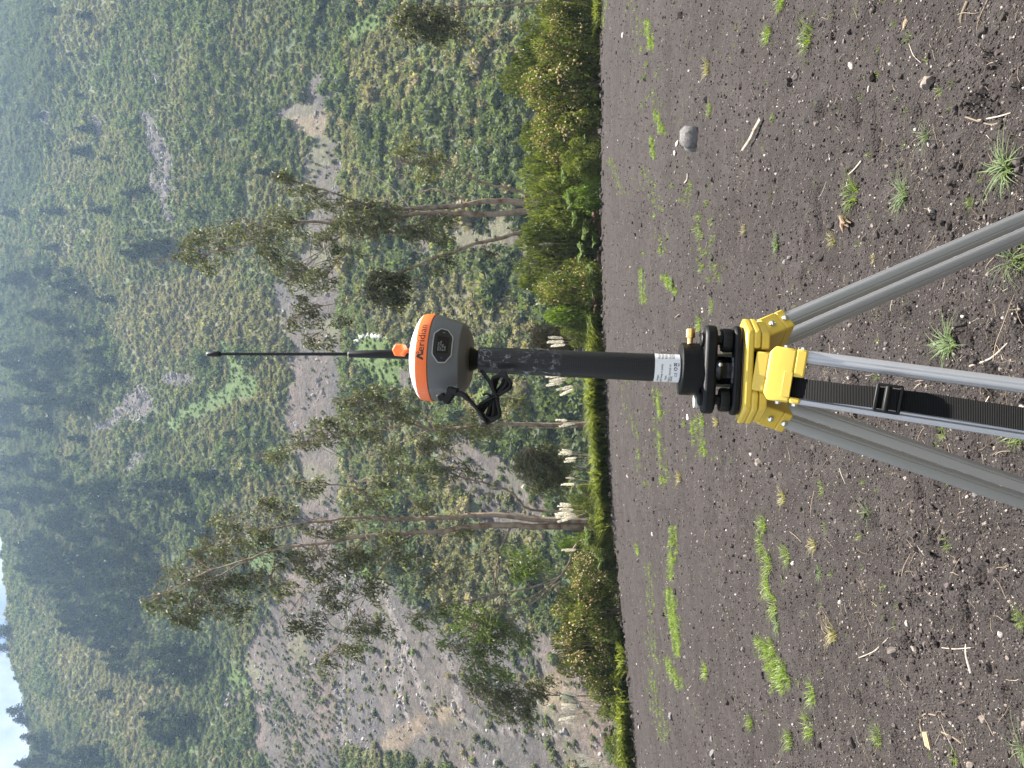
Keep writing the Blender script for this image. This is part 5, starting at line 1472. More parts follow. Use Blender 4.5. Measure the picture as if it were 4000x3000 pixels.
for j, x in enumerate(np.linspace(1876, 2192, 44)):
    r = rp(52.5 + 2.0 * (x - 1873) / 320, x)
    rings.append([((r + .0012 * (fbm(np.array(i / 6.0), np.array(j / 5.0), 2, 5) ) + .0010) * math.cos(2 * math.pi * i / n), (r + .0012 * (fbm(np.array(i / 6.0), np.array(j / 5.0), 2, 5)) + .0010) * math.sin(2 * math.pi * i / n), hz(x + 4 * math.sin(i * .35) * (j > 40))) for i in range(n)])
rings = [[tuple(float(c) for c in p) for p in r] for r in rings]
MB().loft(rings[::-1], False, B).build('film_wrap', M_film, pol)
MB().lathe(PF((1870, 30), (1872, 47), (1882, 49.5)), 48, B).build('pole_cap', M_rub, pol)
rl = lambda z: rp(54.6, 2600)
stk = MB().lathe([(rp(54.6, 2650), hz(2650)), (rp(54.6, 2553), hz(2553))], 72, B, cap=False).build('sticker', M_lbl, pol)
MB().lathe(PF((2649, 53), (2652, 53.5), (2664, 53.5), (2666, 52)), 64, B).build('pole_base', M_gls, pol, bevel=.0006)
# print on the sticker: lines run round the pole
pr = MB()
def ln(txt, size, yi_left, xi_base, half=False):
    V, Fs = text_mesh(txt, size)
    z0 = hz(xi_base); ph = -math.asin(max(-1, min(1, (yi_left - 1433) / 54.6)))
    pr.add(wrap(V, rl, ph, z0), Fs, B)
S_ = .0088
for txt, yl, xb in [('charger.', 1484, 2570), ('sun and keep it away', 1493, 2583), ('heat.', 1478, 2600), ('(-20~60C), humid or', 1488, 2614), ('closed.', 1484, 2622)]:
    ln(txt, S_ * .62, yl, xb)
for txt, yl, xb in [('Rechargeable', 1400, 2574), ('Model', 1400, 2588), ('Rating', 1400, 2601), ('Guangdong', 1400, 2616), ('3ICR19', 1400, 2629)]:
    ln(txt, S_ * .75, yl, xb)
ln('C', .0068, 1466, 2639); 
V, Fs = text_mesh('E', .0068); 
ln('E', .0068, 1457, 2639)
# recycling ring and crossed bin
def ringpoly(r0, r1, n=20):
    V = []; Fs = []
    for i in range(n):
        a = 2 * math.pi * i / n; V += [(r0 * math.cos(a), r0 * math.sin(a)), (r1 * math.cos(a), r1 * math.sin(a))]
    for i in range(n):
        if i % 7 == 6: continue
        j = (i + 1) % n; Fs.append((2 * i, 2 * j, 2 * j + 1, 2 * i + 1))
    return V, Fs
def stamp(V, Fs, yi_c, xi_c):
    ph = -math.asin((yi_c - 1433) / 54.6); pr.add(wrap([(x, y, 0) for x, y in V], rl, ph, hz(xi_c)), Fs, B)
stamp(*ringpoly(.0019, .0031), 1437, 2632)
def bar(x0, y0, x1, y1, w_):
    dx, dy = x1 - x0, y1 - y0; l = math.hypot(dx, dy); nx, ny = -dy / l * w_ / 2, dx / l * w_ / 2
    return [(x0 + nx, y0 + ny), (x1 + nx, y1 + ny), (x1 - nx, y1 - ny), (x0 - nx, y0 - ny)], [(0, 1, 2, 3)]
for b_ in [bar(-.0028, -.0032, .0028, .0032, .0006), bar(-.0028, .0032, .0028, -.0032, .0006), bar(-.0022, -.002, -.0022, .002, .0006), bar(.0022, -.002, .0022, .002, .0006), bar(-.0022, -.002, .0022, -.002, .0006), bar(-.0026, .002, .0026, .002, .0007), bar(-.0026, -.0058, .0026, -.0058, .0014)]:
    stamp(b_[0], b_[1], 1420, 2631)
pr.build('sticker_print', M_ink, stk, smooth=False)

# ---- receiver
rec, B = inst('gnss_receiver', 'satellite positioning receiver with white dome and orange band on the black pole', 'receiver', 1872)
def rlin(pts):
    zs = np.array([hz(x) for x, r in pts][::-1]); rs = np.array([rp(r, x) for x, r in pts][::-1])
    return lambda z: float(np.interp(z, zs, rs))
band = [(1658, 166), (1664, 168.5), (1700, 171.5), (1703, 171)]
body = [(1703, 168), (1720, 167), (1812, 139)]
MB().lathe(PF((1603, 1), (1604, 14), (1607, 34), (1614, 68), (1624, 104), (1637, 136), (1648, 156), (1656, 165), (1659, 166)), 96, B).build('dome', M_wht, rec, sharp=60)
bnd = MB().lathe(PF(*band), 96, B).build('band', M_org, rec, bevel=.0005, sharp=60)
bod = MB().lathe(PF(*body, (1815, 135), (1832, 112), (1838, 96), (1839, 52)), 96, B).build('body', M_gry, rec, sharp=25, bevel=.001)
MB().lathe(PF((1836, 54), (1840, 48), (1855, 41), (1872, 33)), 48, B).build('neck', M_rub, rec)
fb = rlin(band)
mb = MB()
V, Fs = text_mesh('eridian', .0182)
wd = max(v[0] for v in V); V = [(v[0] * 1.12, v[1], 0) for v in V]
ph0 = math.asin((1396 - 1381) / 171)
mb.add(wrap(V, fb, ph0, hz(1691)), Fs, B)
sz = .0150
M1 = [(-.0, 0), (.0036, 0), (.0066, .0112), (.0088, .0040), (.0112, .0092), (.0086, .0150), (.0050, .0150)]
logo = [([(0, 0), (.0040, 0), (.0068, .0072), (.0052, .0122)], [(0, 1, 2, 3)]), ([(.0052, .0122), (.0068, .0072), (.0100, 0), (.0130, 0.0006), (.0076, .0122)], [(0, 1, 2, 3, 4)]),
        ([(.0112, .0), (.0160, 0), (.0136, .0052)], [(0, 1, 2)])]
phl = math.asin((1396 - 1411) / 171)
for V, Fs in logo: mb.add(wrap([(x, y, 0) for x, y in V], fb, phl, hz(1690)), Fs, B)
V, Fs = ringpoly(.0016, .0028, 18); mb.add(wrap([(x + .0118, y + .0098, 0) for x, y in V], fb, phl, hz(1690)), [f for f in Fs], B)
mb.build('lettering', M_ink, bnd, smooth=False)
# display panel: elongated octagon
fbd = rlin(body)
pz = hz(1756); pph = math.asin((1396 - 1352) / 155)
HW, HH, CH = rp(67, 1756), rp(36, 1756), rp(24, 1756)
def panel(sc_w, sc_h, o0, o1, name, mm, par, dx=0, dz=0, octo=True):
    n = 17; m_ = MB(); hw, hh = sc_w, sc_h; cols_ = []
    for i in range(n):
        x = -hw + 2 * hw * i / (n - 1); k = 1.0
        if octo: k = min(1.0, 0.36 + .64 * (hw - abs(x)) / (hw * .42))
        cols_.append((x, hh * k))
    V = []; Fs = []
    for x, h in cols_:
        for (z, o_) in ((-h, o0), (h, o0), (-h, o1), (h, o1)): V.append((x + dx, z + dz, o_))
    for i in range(n - 1):
        a, b = 4 * i, 4 * i + 4
        Fs += [(a + 2, b + 2, b + 3, a + 3), (a, b, b + 2, a + 2), (a + 1, a + 3, b + 3, b + 1)]
    Fs += [(0, 2, 3, 1), (4 * n - 4, 4 * n - 3, 4 * n - 1, 4 * n - 2)]
    m_.add(wrap(V, fbd, pph, pz, 0), Fs, B)
    return m_.build(name, mm, par, sharp=30)
bzl = panel(HW, HH, -.002, .0022, 'panel_bezel', M_bez, bod)
panel(HW - .0022, HH - .0019, .001, .0027, 'panel_face', M_pan, bod)
panel(rp(31, 1756), rp(20, 1756), .002, .0032, 'screen', M_scr, bod, octo=False)
tx = MB()
for i, (s_, yy_) in enumerate([('RTK FIX', .0048), ('SAT 24/36', .0012), ('B1 98%', -.0024), ('14:05', -.0060)]):
    V, Fs = text_mesh(s_, .0040); tx.add(wrap([(x - .011, y + yy_, 0) for x, y, *_q in V], fbd, pph, pz, .0034), Fs, B)
tx.build('screen_text', M_gprt, bod, smooth=False)
for sx, mm, ch, nm in ((-1, M_blue, 'F', 'function_button'), (1, M_gprt, 'I', 'power_button')):
    n = 20; V = [(sx * .0225 + .0058 * math.cos(2 * math.pi * i / n), .0058 * math.sin(2 * math.pi * i / n), 0) for i in range(n)]
    MB().add(wrap(V, fbd, pph, pz, .0031), [tuple(range(n))], B).build(nm, M_pan, bod, smooth=False)
    V, Fs = text_mesh(ch, .0066); cx_ = sum(v[0] for v in V) / len(V)
    MB().add(wrap([(x + sx * .0225 - cx_, y - .0024, 0) for x, y, *_q in V], fbd, pph, pz, .0035), Fs, B).build('button_print', mm, bod, smooth=False)
# film left on part of the housing
rings = []
for x, r in [(1664, 171), (1700, 173.5), (1720, 170), (1765, 157), (1808, 143)]:
    rings.append([(rp(r, x) * math.sin(p_) * (1 + .004 * math.sin(p_ * 31 + x)), -rp(r, x) * math.cos(p_) * (1 + .004 * math.sin(p_ * 31 + x)), hz(x)) for p_ in np.linspace(-1.55, -.75, 22)])
mb = MB(); V = [p for r in rings for p in r]; Fs = [(k * 22 + i, k * 22 + i + 1, k * 22 + 23 + i, k * 22 + 22 + i) for k in range(4) for i in range(21)]
mb.add(V, Fs, B).build('film_patch', M_film, rec)
# antenna and orange hex plug on the top
ah = lambda x: hz(x)
ax0 = rp(10, 1600)
BA = B @ Matrix.Translation((ax0, -.004, 0)) @ Matrix.Translation((0, 0, hz(1603))) @ Matrix.Rotation(-TILT * .9, 4, 'Y') @ Matrix.Translation((0, 0, -hz(1603)))
ant = MB().lathe(PF((1366, 12), (1368, 13.5), (1500, 17), (1590, 20), (1606, 21)), 28, BA).build('antenna', M_rub, rec, sharp=60)
MB().lathe(PF((1362, 8), (1363, 10), (1367, 10)), 20, BA).build('ferrule', M_alu, ant)
MB().lathe(PF((866, 5.8), (1000, 6), (1364, 6.6)), 14, BA).build('whip', M_rub, ant)
MB().lathe(PF((816, 8), (819, 10.5), (860, 11), (866, 9)), 18, BA).build('tip', M_rub, ant)
MB().lathe(PF((814, 6), (817, 8.5)), 18, BA).build('tip_cap', M_stl, ant)
K = B @ Matrix.Translation((rp(22, 1575), -.024, hz(1574))) @ Matrix.Rotation(R(78), 4, 'X')
hx = lambda r, z: [(r * math.cos(math.pi / 3 * i + .5), r * math.sin(math.pi / 3 * i + .5), z) for i in range(6)]
MB().loft([hx(.0118, -.010), hx(.0128, -.008), hx(.0128, .007), hx(.0098, .0105)], True, K).build('plug', M_org, rec, smooth=False, bevel=.0008)
MB().tube([(rp(22, 1590), -.020, hz(1588)), (rp(20, 1608), -.018, hz(1612))], .0042, 10, True, B).build('plug_tether', M_org, rec)

# ---- cable
def W(xi, yi, Y): return Vector(at(xi, yi, Y))
co = W(1765, 1545, 1.235)
cab = thing('cable', 'black coiled cable plugged into the receiver and hanging beside the pole', 'cable', co)
mb = MB()
for a_, b_, r_ in (((1748, 1525, 1.235), (1790, 1532, 1.232), .0075),):
    mb.tube([W(*a_) - co, W(*b_) - co], r_, 12)
Qm = Matrix.Translation(W(1757, 1545, 1.236) - co) @ Matrix.Rotation(R(35), 4, 'Y')
mb.box((0, 0, 0), (.030, .018, .015), Qm); mb.box((-.014, -.002, .004), (.014, .014, .012), Qm @ Matrix.Rotation(R(30), 4, 'Y'))
mb.build('plug', M_rub, cab, bevel=.002)
ring_p = lambda pts: [W(*p) - co for p in pts]
MB().tube(smooth_path(ring_p([(1775, 1536, 1.232), (1806, 1541, 1.228), (1832, 1562, 1.225), (1860, 1592, 1.222), (1886, 1628, 1.222), (1903, 1655, 1.226)]), 6), [.0050] * 12 + [.0036] * 19, 10).build('lead', M_rub, cab)
def loop(dx, dy, sp, Y, wid):
    """one turn of the tied coil: two lobes that meet at the tie"""
    c = (1930 + dx, 1552 + dy)
    ax, ay = -.40, .916                        # direction of the lobe towards picture lower left
    px_, py_ = -ay, ax
    pts = []
    for (u, v, z) in [(0, 5, 0), (30, wid * .55, .004), (70, wid, .007), (98, wid * .55, .004), (104, 0, 0), (98, -wid * .55, -.004), (70, -wid, -.007), (30, -wid * .5, -.004), (0, -5, 0),
                      (-28, wid * .45, .004), (-66, wid * .85, .007), (-92, wid * .5, .004), (-99, 0, 0), (-92, -wid * .5, -.004), (-66, -wid * .85, -.007), (-28, -wid * .4, -.004)]:
        u *= sp
        pts.append((c[0] + ax * u + px_ * v, c[1] + ay * u + py_ * v, Y + z))
    return smooth_path(ring_p(pts), 5, closed=True)
for i, (dx, dy, sp, Y, wd_) in enumerate([(0, 0, 1.0, 1.235, 26), (4, 2, .93, 1.243, 36), (-3, -2, 1.05, 1.250, 16), (6, -3, .86, 1.228, 44), (2, 4, .98, 1.257, 30)]):
    MB().tube(loop(dx, dy, sp, Y, wd_), .0034, 8, False).build('coil_turn', M_rub, cab)
MB().tube(smooth_path(ring_p([(1882, 1449, 1.27), (1905, 1480, 1.25), (1920, 1510, 1.243), (1930, 1545, 1.24), (1912, 1592, 1.238), (1900, 1640, 1.236)]), 5), .0034, 8).build('coil_end', M_rub, cab)
MB().tube(smooth_path(ring_p([(1915, 1548, 1.226), (1932, 1540, 1.222), (1947, 1556, 1.226), (1944, 1562, 1.262), (1922, 1558, 1.262), (1915, 1548, 1.226), (1905, 1538, 1.222), (1886, 1543, 1.223)]), 4), .0020, 6).build('cable_tie', M_rub, cab)
# ================================================================== SMALL THINGS ON THE SOIL
def gz(x, y): return H(x, y) + soil_bumps(x, y)
def gz1(x, y): return float(gz(np.array([x]), np.array([y]))[0])

# ---- clods, pebbles and pale pumice crumbs: nobody could count them
M_crumb = mat('soil_crumbs', (0.1, 0.1, 0.1), 0.95, spec=0.15)
_a = N_(M_crumb, 'ShaderNodeAttribute'); _a.attribute_type = 'INSTANCER'; _a.attribute_name = 'col'
_tc = N_(M_crumb, 'ShaderNodeTexCoord'); _n = N_(M_crumb, 'ShaderNodeTexNoise'); _n.inputs['Scale'].default_value = 2.5; L_(M_crumb, _tc.outputs['Object'], _n.inputs['Vector'])
_r = N_(M_crumb, 'ShaderNodeMapRange'); _r.inputs['To Min'].default_value = 0.5; _r.inputs['To Max'].default_value = 1.5; L_(M_crumb, _n.outputs['Fac'], _r.inputs['Value'])
_s = N_(M_crumb, 'ShaderNodeVectorMath'); _s.operation = 'SCALE'; L_(M_crumb, _a.outputs['Color'], _s.inputs[0]); L_(M_crumb, _r.outputs['Result'], _s.inputs['Scale'])
L_(M_crumb, _s.outputs['Vector'], P_(M_crumb).inputs['Base Color'])
cprotos = [mesh_np('crumb', rock_verts(40 + s, ICO2, 0.8), [ICO2[1]], M_crumb) for s in range(6)]
def ground_pts(n, y0, y1, pw):
    """random points on the field; pw -> how fast they thin out with distance"""
    u = RNG.random(n)
    y = (y0 ** (1 - pw) + u * (y1 ** (1 - pw) - y0 ** (1 - pw))) ** (1 / (1 - pw))
    x = (RNG.random(n) * 2 - 1) * y * 0.66
    return x, y
x, y = ground_pts(85000, 2.3, 25, 1.75)
n = len(x)
s = 0.0031 * np.exp(RNG.normal(0, 0.50, n)) * (y / 3.0) ** 0.62
bigc = RNG.random(n) < 0.010
s = np.where(bigc, s * RNG.uniform(1.8, 3.6, n), s); s = np.clip(s, 0.0018, 0.06)
k = RNG.random(n)
cc = np.where((k < 0.62)[:, None], np.array([[0.034, 0.0285, 0.0265]]), np.where((k < 0.86)[:, None], np.array([[0.082, 0.070, 0.064]]), np.where((k < 0.965)[:, None], np.array([[0.14, 0.117, 0.102]]), np.array([[0.28, 0.25, 0.225]]))))
cc = cc * np.exp(RNG.normal(0, 0.25, (n, 1)))
P = np.stack([x, y, gz(x, y) + s * 0.25], 1)
scatter('soil_crumbs', P, s, RNG.random((n, 3)) * 6.28, RNG.integers(0, 6, n), cprotos, 'soil clods and pale pumice crumbs strewn over the field', np.concatenate([cc, np.ones((n, 1))], 1))
# crowds of clods in trampled patches
cl = [(3700, 2250, .5, 500), (3560, 2130, .35, 300), (3650, 2560, .5, 500), (3820, 1180, .5, 300), (3560, 2420, .3, 250), (3460, 1190, .4, 260), (3880, 500, .5, 260), (3770, 2880, .45, 350), (3330, 1640, .3, 160), (2520, 640, .4, 80)]
X, Y = [], []
for xi, yi, r, c in cl:
    c = int(c * .28); p = on_land(xi, yi); X.append(p[0] + RNG.normal(0, r * .5, c)); Y.append(p[1] + RNG.normal(0, r * .35, c))
# clods along the ragged rim of the field
rx = RNG.uniform(-15, 15, 1500); X.append(rx); Y.append(25.0 + RNG.normal(0, .28, 1500) - 0.3 * fbm(rx / 1.1, rx * 0, 3, 60))
x, y = np.concatenate(X), np.concatenate(Y); n = len(x)
s = np.clip(0.0062 * np.exp(RNG.normal(0, .6, n)), .003, .024) * np.where(y > 20, 5, 1)
P = np.stack([x, y, gz(x, y) + s * .35], 1)
cc = np.repeat(np.array([[0.044, 0.036, 0.034]]), n, 0) * np.exp(RNG.normal(0, .3, (n, 1)))
scatter('soil_clods', P, s, RNG.random((n, 3)) * 6.28, RNG.integers(0, 6, n), cprotos, 'heaps of broken dark clods in trampled patches of soil', np.concatenate([cc, np.ones((n, 1))], 1))

# ---- straw, rootlets and chaff
M_chaff = mat('dry_straw', (0.3, 0.25, 0.18), 0.85, spec=0.2)
_a = N_(M_chaff, 'ShaderNodeAttribute'); _a.attribute_type = 'INSTANCER'; _a.attribute_name = 'col'; L_(M_chaff, _a.outputs['Color'], P_(M_chaff).inputs['Base Color'])
sp = []
for s_ in range(6):
    rd = random.Random(s_); pts = [(-.5, 0, 0)]
    for i in range(4): pts.append((pts[-1][0] + .25, pts[-1][1] + rd.gauss(0, .07), max(0, rd.gauss(0.01, .03))))
    sp.append(MB().tube(smooth_path(pts, 2), [.016, .02, .02, .018, .017, .016, .014, .012, .008], 4).mesh('straw', M_chaff))
x, y = ground_pts(1900, 2.4, 22, 1.6)
pz = [(3640, 760, .5), (3900, 1500, .4), (3380, 2440, .35), (3400, 2390, .3), (3790, 2230, .4), (3300, 1600, .3), (3250, 1490, .3), (3560, 2100, .3), (2890, 620, .5), (3700, 2900, .35), (3880, 700, .4), (2650, 1950, .6), (3930, 1250, .3), (3210, 2450, .3)]
X, Y = [x], [y]
for xi, yi, r in pz:
    p = on_land(xi, yi); X.append(p[0] + RNG.normal(0, r * .35, 40)); Y.append(p[1] + RNG.normal(0, r * .35, 40))
x, y = np.concatenate(X), np.concatenate(Y); n = len(x)
ln_ = 0.045 * np.exp(RNG.normal(0, .55, n)) * (y / 3.5) ** .35; th = ln_ ** .5 * .17 * (y / 3.5) ** .2
P = np.stack([x, y, gz(x, y) + .004], 1)
cc = np.where((RNG.random(n) < .55)[:, None], np.array([[.19, .15, .105]]), np.where((RNG.random(n) < .22)[:, None], np.array([[.32, .275, .22]]), np.array([[.08, .06, .042]]))) * np.exp(RNG.normal(0, .25, (n, 1)))
scatter('straw', P, np.stack([ln_, th, th], 1), np.stack([RNG.normal(0, .3, n), RNG.normal(0, .16, n), RNG.random(n) * 6.28], 1), RNG.integers(0, 6, n), sp, 'bits of dry straw and roots lying on the soil', np.concatenate([cc, np.ones((n, 1))], 1))

# ---- seedling grass in the sown rows
M_tg = leaf_mat('young_grass', (0.080, 0.130, 0.022), (0.180, 0.235, 0.050), 0.44, rough=0.45)
M_tw = leaf_mat('broad_grass', (0.056, 0.092, 0.034), (0.125, 0.165, 0.068), 0.32, rough=0.7)
M_td = leaf_mat('drying_grass', (0.16, 0.15, 0.055), (0.34, 0.29, 0.15), 0.30, rough=0.6)
def tuft_mesh(seed, style):
    n_, sp_, h_, w_, mm, le = dict(fine=(84, 1.0, .72, .032, M_tg, 1.0), wide=(74, .6, .85, .058, M_tw, 1.25), sparse=(26, .45, 1.05, .042, M_tw, 1.4), dry=(60, .7, .75, .035, M_td, .9), seed=(16, .8, .7, .05, M_tg, .7))[style]
    return blades_mesh(seed, n_, sp_, h_, w_, mm, 'grass_tuft', le, 4 if style in ('wide', 'sparse') else 3)
TF = {st: [tuft_mesh(60 + 7 * i + j, st) for j in range(2 if st != 'seed' else 4)] for i, st in enumerate(('fine', 'wide', 'sparse', 'dry', 'seed'))}
rowsg = [(2530, 80, 2552, 195, 14, 60), (2556, 430, 2590, 520, 16, 40), (2545, 530, 2556, 620, 10, 24), (2506, 1050, 2516, 1185, 18, 60), (2595, 1075, 2640, 1145, 16, 36), (2564, 1520, 2584, 1640, 14, 40),
         (2560, 1640, 2600, 1900, 26, 40), (2632, 2050, 2622, 2270, 18, 70), (2618, 2300, 2650, 2560, 24, 200), (2600, 2560, 2660, 2690, 30, 60), (2550, 2660, 2600, 2900, 40, 50), (2480, 2120, 2498, 2165, 8, 16),
         (2540, 2200, 2560, 2700, 30, 60), (2362, 0, 2352, 150, 10, 60), (2480, 0, 2550, 420, 60, 30), (2700, 1640, 2760, 1800, 50, 30), (2500, 650, 2600, 1000, 60, 30), (2680, 700, 2800, 1100, 70, 30), (2420, 1400, 2520, 1900, 40, 40),
         (2380, 620, 2440, 760, 25, 30), (2980, 2500, 3080, 2700, 50, 50)]
X = []; S = []
for a, b, c_, d, wd_, cnt in rowsg:
    for _ in range(int(cnt * 1.7)):
        t = random.random(); p = on_land(a + (c_ - a) * t + random.gauss(0, wd_ * .4), b + (d - b) * t)
        if p is None or p[1] > 25.2: continue
        X.append(p); S.append(random.uniform(.05, .11) * (1 + .015 * p[1]))
x, y = ground_pts(420, 3.0, 24, 1.3)
for a, b in zip(x, y): X.append((a, b, 0)); S.append(random.uniform(.02, .055))
X = np.array(X); X[:, 2] = gz(X[:, 0], X[:, 1]) - .003; n = len(X); S = np.array(S)
scatter('seedling_grass', X, S, np.stack([np.zeros(n), np.zeros(n), RNG.random(n) * 6.28], 1), RNG.integers(0, 4, n), TF['seed'], 'young grass sprouting in thin rows across the field')

# ---- single grass tufts (picture position, size px, kind, label)
TUFTS = [
    (3140, 150, 80, 'fine', 'bright green tuft near the top right corner of the field'), (2995, 135, 52, 'fine', 'ragged green tuft just above the bright one near the top right corner'),
    (2752, 262, 56, 'dry', 'yellow green weed tuft right of the large grey rock'), (2768, 425, 36, 'fine', 'small green tuft straight right of the large grey rock'),
    (3302, 760, 78, 'fine', 'thick bright tuft beside the broken piece of root'), (3508, 756, 84, 'wide', 'broad bladed grey green tuft standing alone on bare soil right of the tripod'),
    (3610, 525, 74, 'sparse', 'straggly tuft with long flowering stalks right of the tripod'), (3905, 660, 120, 'wide', 'largest broad bladed tuft at the lower right near the right leg'),
    (3018, 958, 48, 'wide', 'grey green tuft above the right leg of the tripod'), (2905, 895, 34, 'dry', 'small faded tuft far above the right leg'), (3240, 940, 44, 'dry', 'dry yellow tuft above the right leg next to bare soil'),
    (2615, 1105, 44, 'wide', 'pale tuft left of the hollow right of the brass knob'), (2768, 1195, 40, 'fine', 'green tuft close to the brass knob'), (2716, 1266, 46, 'fine', 'green tuft directly behind the brass knob'),
    (3690, 1345, 105, 'wide', 'broad bladed tuft between the right leg and the front leg'), (3930, 1020, 120, 'sparse', 'long bladed tuft under the right leg at the lower edge'), (3985, 985, 90, 'fine', 'bright tuft right against the right leg at the lower edge'),
    (3960, 1690, 78, 'fine', 'green tuft between the front leg and the left legs at the lower edge'), (3680, 1690, 36, 'fine', 'tiny tuft between the strap and the left leg'), (3400, 1010, 30, 'dry', 'thin dry tuft above the middle of the right leg'),
    (2742, 1648, 44, 'fine', 'green tuft just left of the black tribrach'), (2795, 1650, 34, 'dry', 'dry tuft just left of the yellow tripod head'), (2650, 1862, 40, 'dry', 'loose yellow tuft left of the tripod head'),
    (2745, 1755, 36, 'fine', 'small row tuft left of the tribrach'), (3382, 2005, 56, 'sparse', 'sparse tuft with one long stalk left of the tripod legs'), (3195, 1905, 40, 'fine', 'small bright tuft left of the left leg'),
    (3058, 1945, 48, 'dry', 'faded tuft near the start of the green row'), (3168, 2130, 50, 'dry', 'pale straw coloured tuft under the green row'), (2978, 2050, 56, 'fine', 'tuft at the right end of the green row'),
    (2958, 2125, 60, 'fine', 'second clump from the right end of the green row'), (3000, 2200, 66, 'fine', 'tall clump in the right half of the green row'), (3062, 2170, 58, 'fine', 'clump offset below the green row'),
    (2985, 2290, 64, 'fine', 'middle clump of the green row'), (3012, 2360, 70, 'fine', 'thickest clump of the green row'), (3030, 2440, 56, 'wide', 'grey green clump left of the thickest one in the green row'),
    (3236, 2478, 62, 'dry', 'bleached dry tuft under the left half of the green row'), (3010, 2530, 50, 'fine', 'clump at the left end of the green row'), (3050, 2610, 60, 'fine', 'clump between the green row and the scattered left tufts'),
    (3075, 2665, 46, 'sparse', 'thin clump left of the green row'), (3155, 2710, 66, 'fine', 'upper one of the three tufts near the left edge'), (3146, 2840, 66, 'fine', 'left one of the three tufts near the left edge'),
    (3078, 2893, 56, 'fine', 'tuft highest of those at the far left edge'), (2922, 2822, 46, 'fine', 'solitary tuft in the middle distance at the far left'), (3417, 2875, 56, 'fine', 'green tuft right above the split piece of wood'),
    (3960, 2920, 84, 'sparse', 'broad leaved tuft in the lower left corner'), (3980, 2420, 46, 'fine', 'tuft with a flowering stalk at the lower edge left of the tripod'), (2742, 2622, 50, 'fine', 'tuft on the left beyond the green row'),
    (3715, 2960, 40, 'fine', 'small tuft by the dark curved twig at the left edge'), (3040, 5, 60, 'fine', 'tuft cut by the right edge of the picture'), (3190, 2240, 40, 'wide', 'short grey tuft below the middle of the green row'),
    (3010, 460, 26, 'fine', 'tiny tuft below the bleached stick'), (3820, 690, 26, 'fine', 'tiny two leaved seedling near the right leg'), (3775, 790, 34, 'fine', 'small leafy seedling over the right leg'),
]
for xi, yi, s_, st, lab in TUFTS:
    p = on_land(xi + s_ * .30, yi)
    sc = s_ * dep(xi, p[1]) / F * (1.0 if st in ('wide', 'sparse') else 1.2)
    o = obj('grass_tuft', random.choice(TF[st]), None, (p[0], p[1], gz1(p[0], p[1]) - .004), (0, 0, random.random() * 6.28), sc)
    tag(o, lab, 'grass', 'single grass tufts on the soil')

# ---- stones
M_rock = wear(mat('grey_volcanic_rock', (0.085, 0.081, 0.079), 0.9, spec=0.2), (0.155, 0.148, 0.143), 7, 0.9, 1.0, 40)
M_pale = wear(mat('pale_stone', (0.23, 0.21, 0.195), 0.9, spec=0.2), (0.32, 0.30, 0.28), 14, 0.8, 0.6, 80)
def stone(xi, yi, px, label, seed, mm=None, sq=(1, .9, .75), sink=.3, lumpy=False):
    p = on_land(xi, yi); r = px * dep(xi, p[1]) / F / 2
    V = rock_verts(seed, ICO3, 0.22)
    if lumpy:
        V = ICO3[0] * (1 + 0.34 * fbm(ICO3[0][:, 0] * 1.5 + ICO3[0][:, 2] + 5, ICO3[0][:, 1] * 1.5 - ICO3[0][:, 2] * 1.2, 4, 33))[:, None]
    V = V * (1 + 0.13 * fbm(V[:, 0] * 2 + V[:, 2] * 1.3 + seed, V[:, 1] * 2 - V[:, 2], 3, seed))[:, None]
    o = obj('stone', mesh_np('stone', V, [ICO3[1]], mm or M_rock, True, sharp=28), None, (p[0], p[1], gz1(p[0], p[1]) + r * sq[2] * (1 - sink) * .5), (0, 0, random.random() * 6.28), (r * sq[0], r * sq[1], r * sq[2]))
    return tag(o, label, 'stone', 'stones on the soil')
stone(2730, 540, 98, 'large pitted grey rock lying on the soil right of the pole', 5, sq=(1, .95, 1.0), lumpy=True)
stone(2648, 562, 30, 'small pale stone right behind the large grey rock', 6, M_pale); stone(2640, 598, 34, 'flat pinkish stone left behind the large grey rock', 7, M_pale, (1, .7, .5))
stone(2690, 575, 22, 'pebble against the side of the large grey rock', 8, M_pale)
stone(2436, 137, 22, 'small pale stone near the hedge at the right', 9, M_pale); stone(3990, 1600, 70, 'pale cream stone at the lower edge between the front legs', 10, M_pale, (1, .7, .6))
stone(2790, 2950, 46, 'grey stone at the left edge of the field', 11, M_rock); stone(2785, 2890, 40, 'dark flat stone near the left edge of the field', 12, M_rock, (1, .8, .5))
stone(3545, 95, 44, 'crumbly tan lump of earth near the right edge', 13, wear(mat('tan_clod', (0.20, 0.145, 0.095), 0.95), (0.28, 0.21, 0.14), 30, .8, .8, 90), (1, .7, .6))
stone(3390, 350, 30, 'small tan clod in the open soil on the right', 14, M_pale, (1, .8, .6)); stone(2690, 1630, 24, 'white stone by the left screw of the tribrach', 15, mat('white_stone', (.6, .59, .56), .8), (1.3, .6, .5))
stone(2625, 2800, 36, 'broken grey rock under the hedge on the left', 16, M_rock); stone(3910, 2480, 34, 'small grey stone at the lower edge left of the legs', 17, M_pale)
stone(2555, 2085, 20, 'white pebble in the row left of the pole', 18, M_pale); stone(3820, 1935, 30, 'crumbled brown clod left of the left leg', 19, M_rock, (1, .8, .6))
stone(2500, 2840, 20, 'pale pebble near the rim of the field on the left', 20, M_pale); stone(3300, 160, 22, 'dark round pebble on open soil at the right', 21, M_rock)

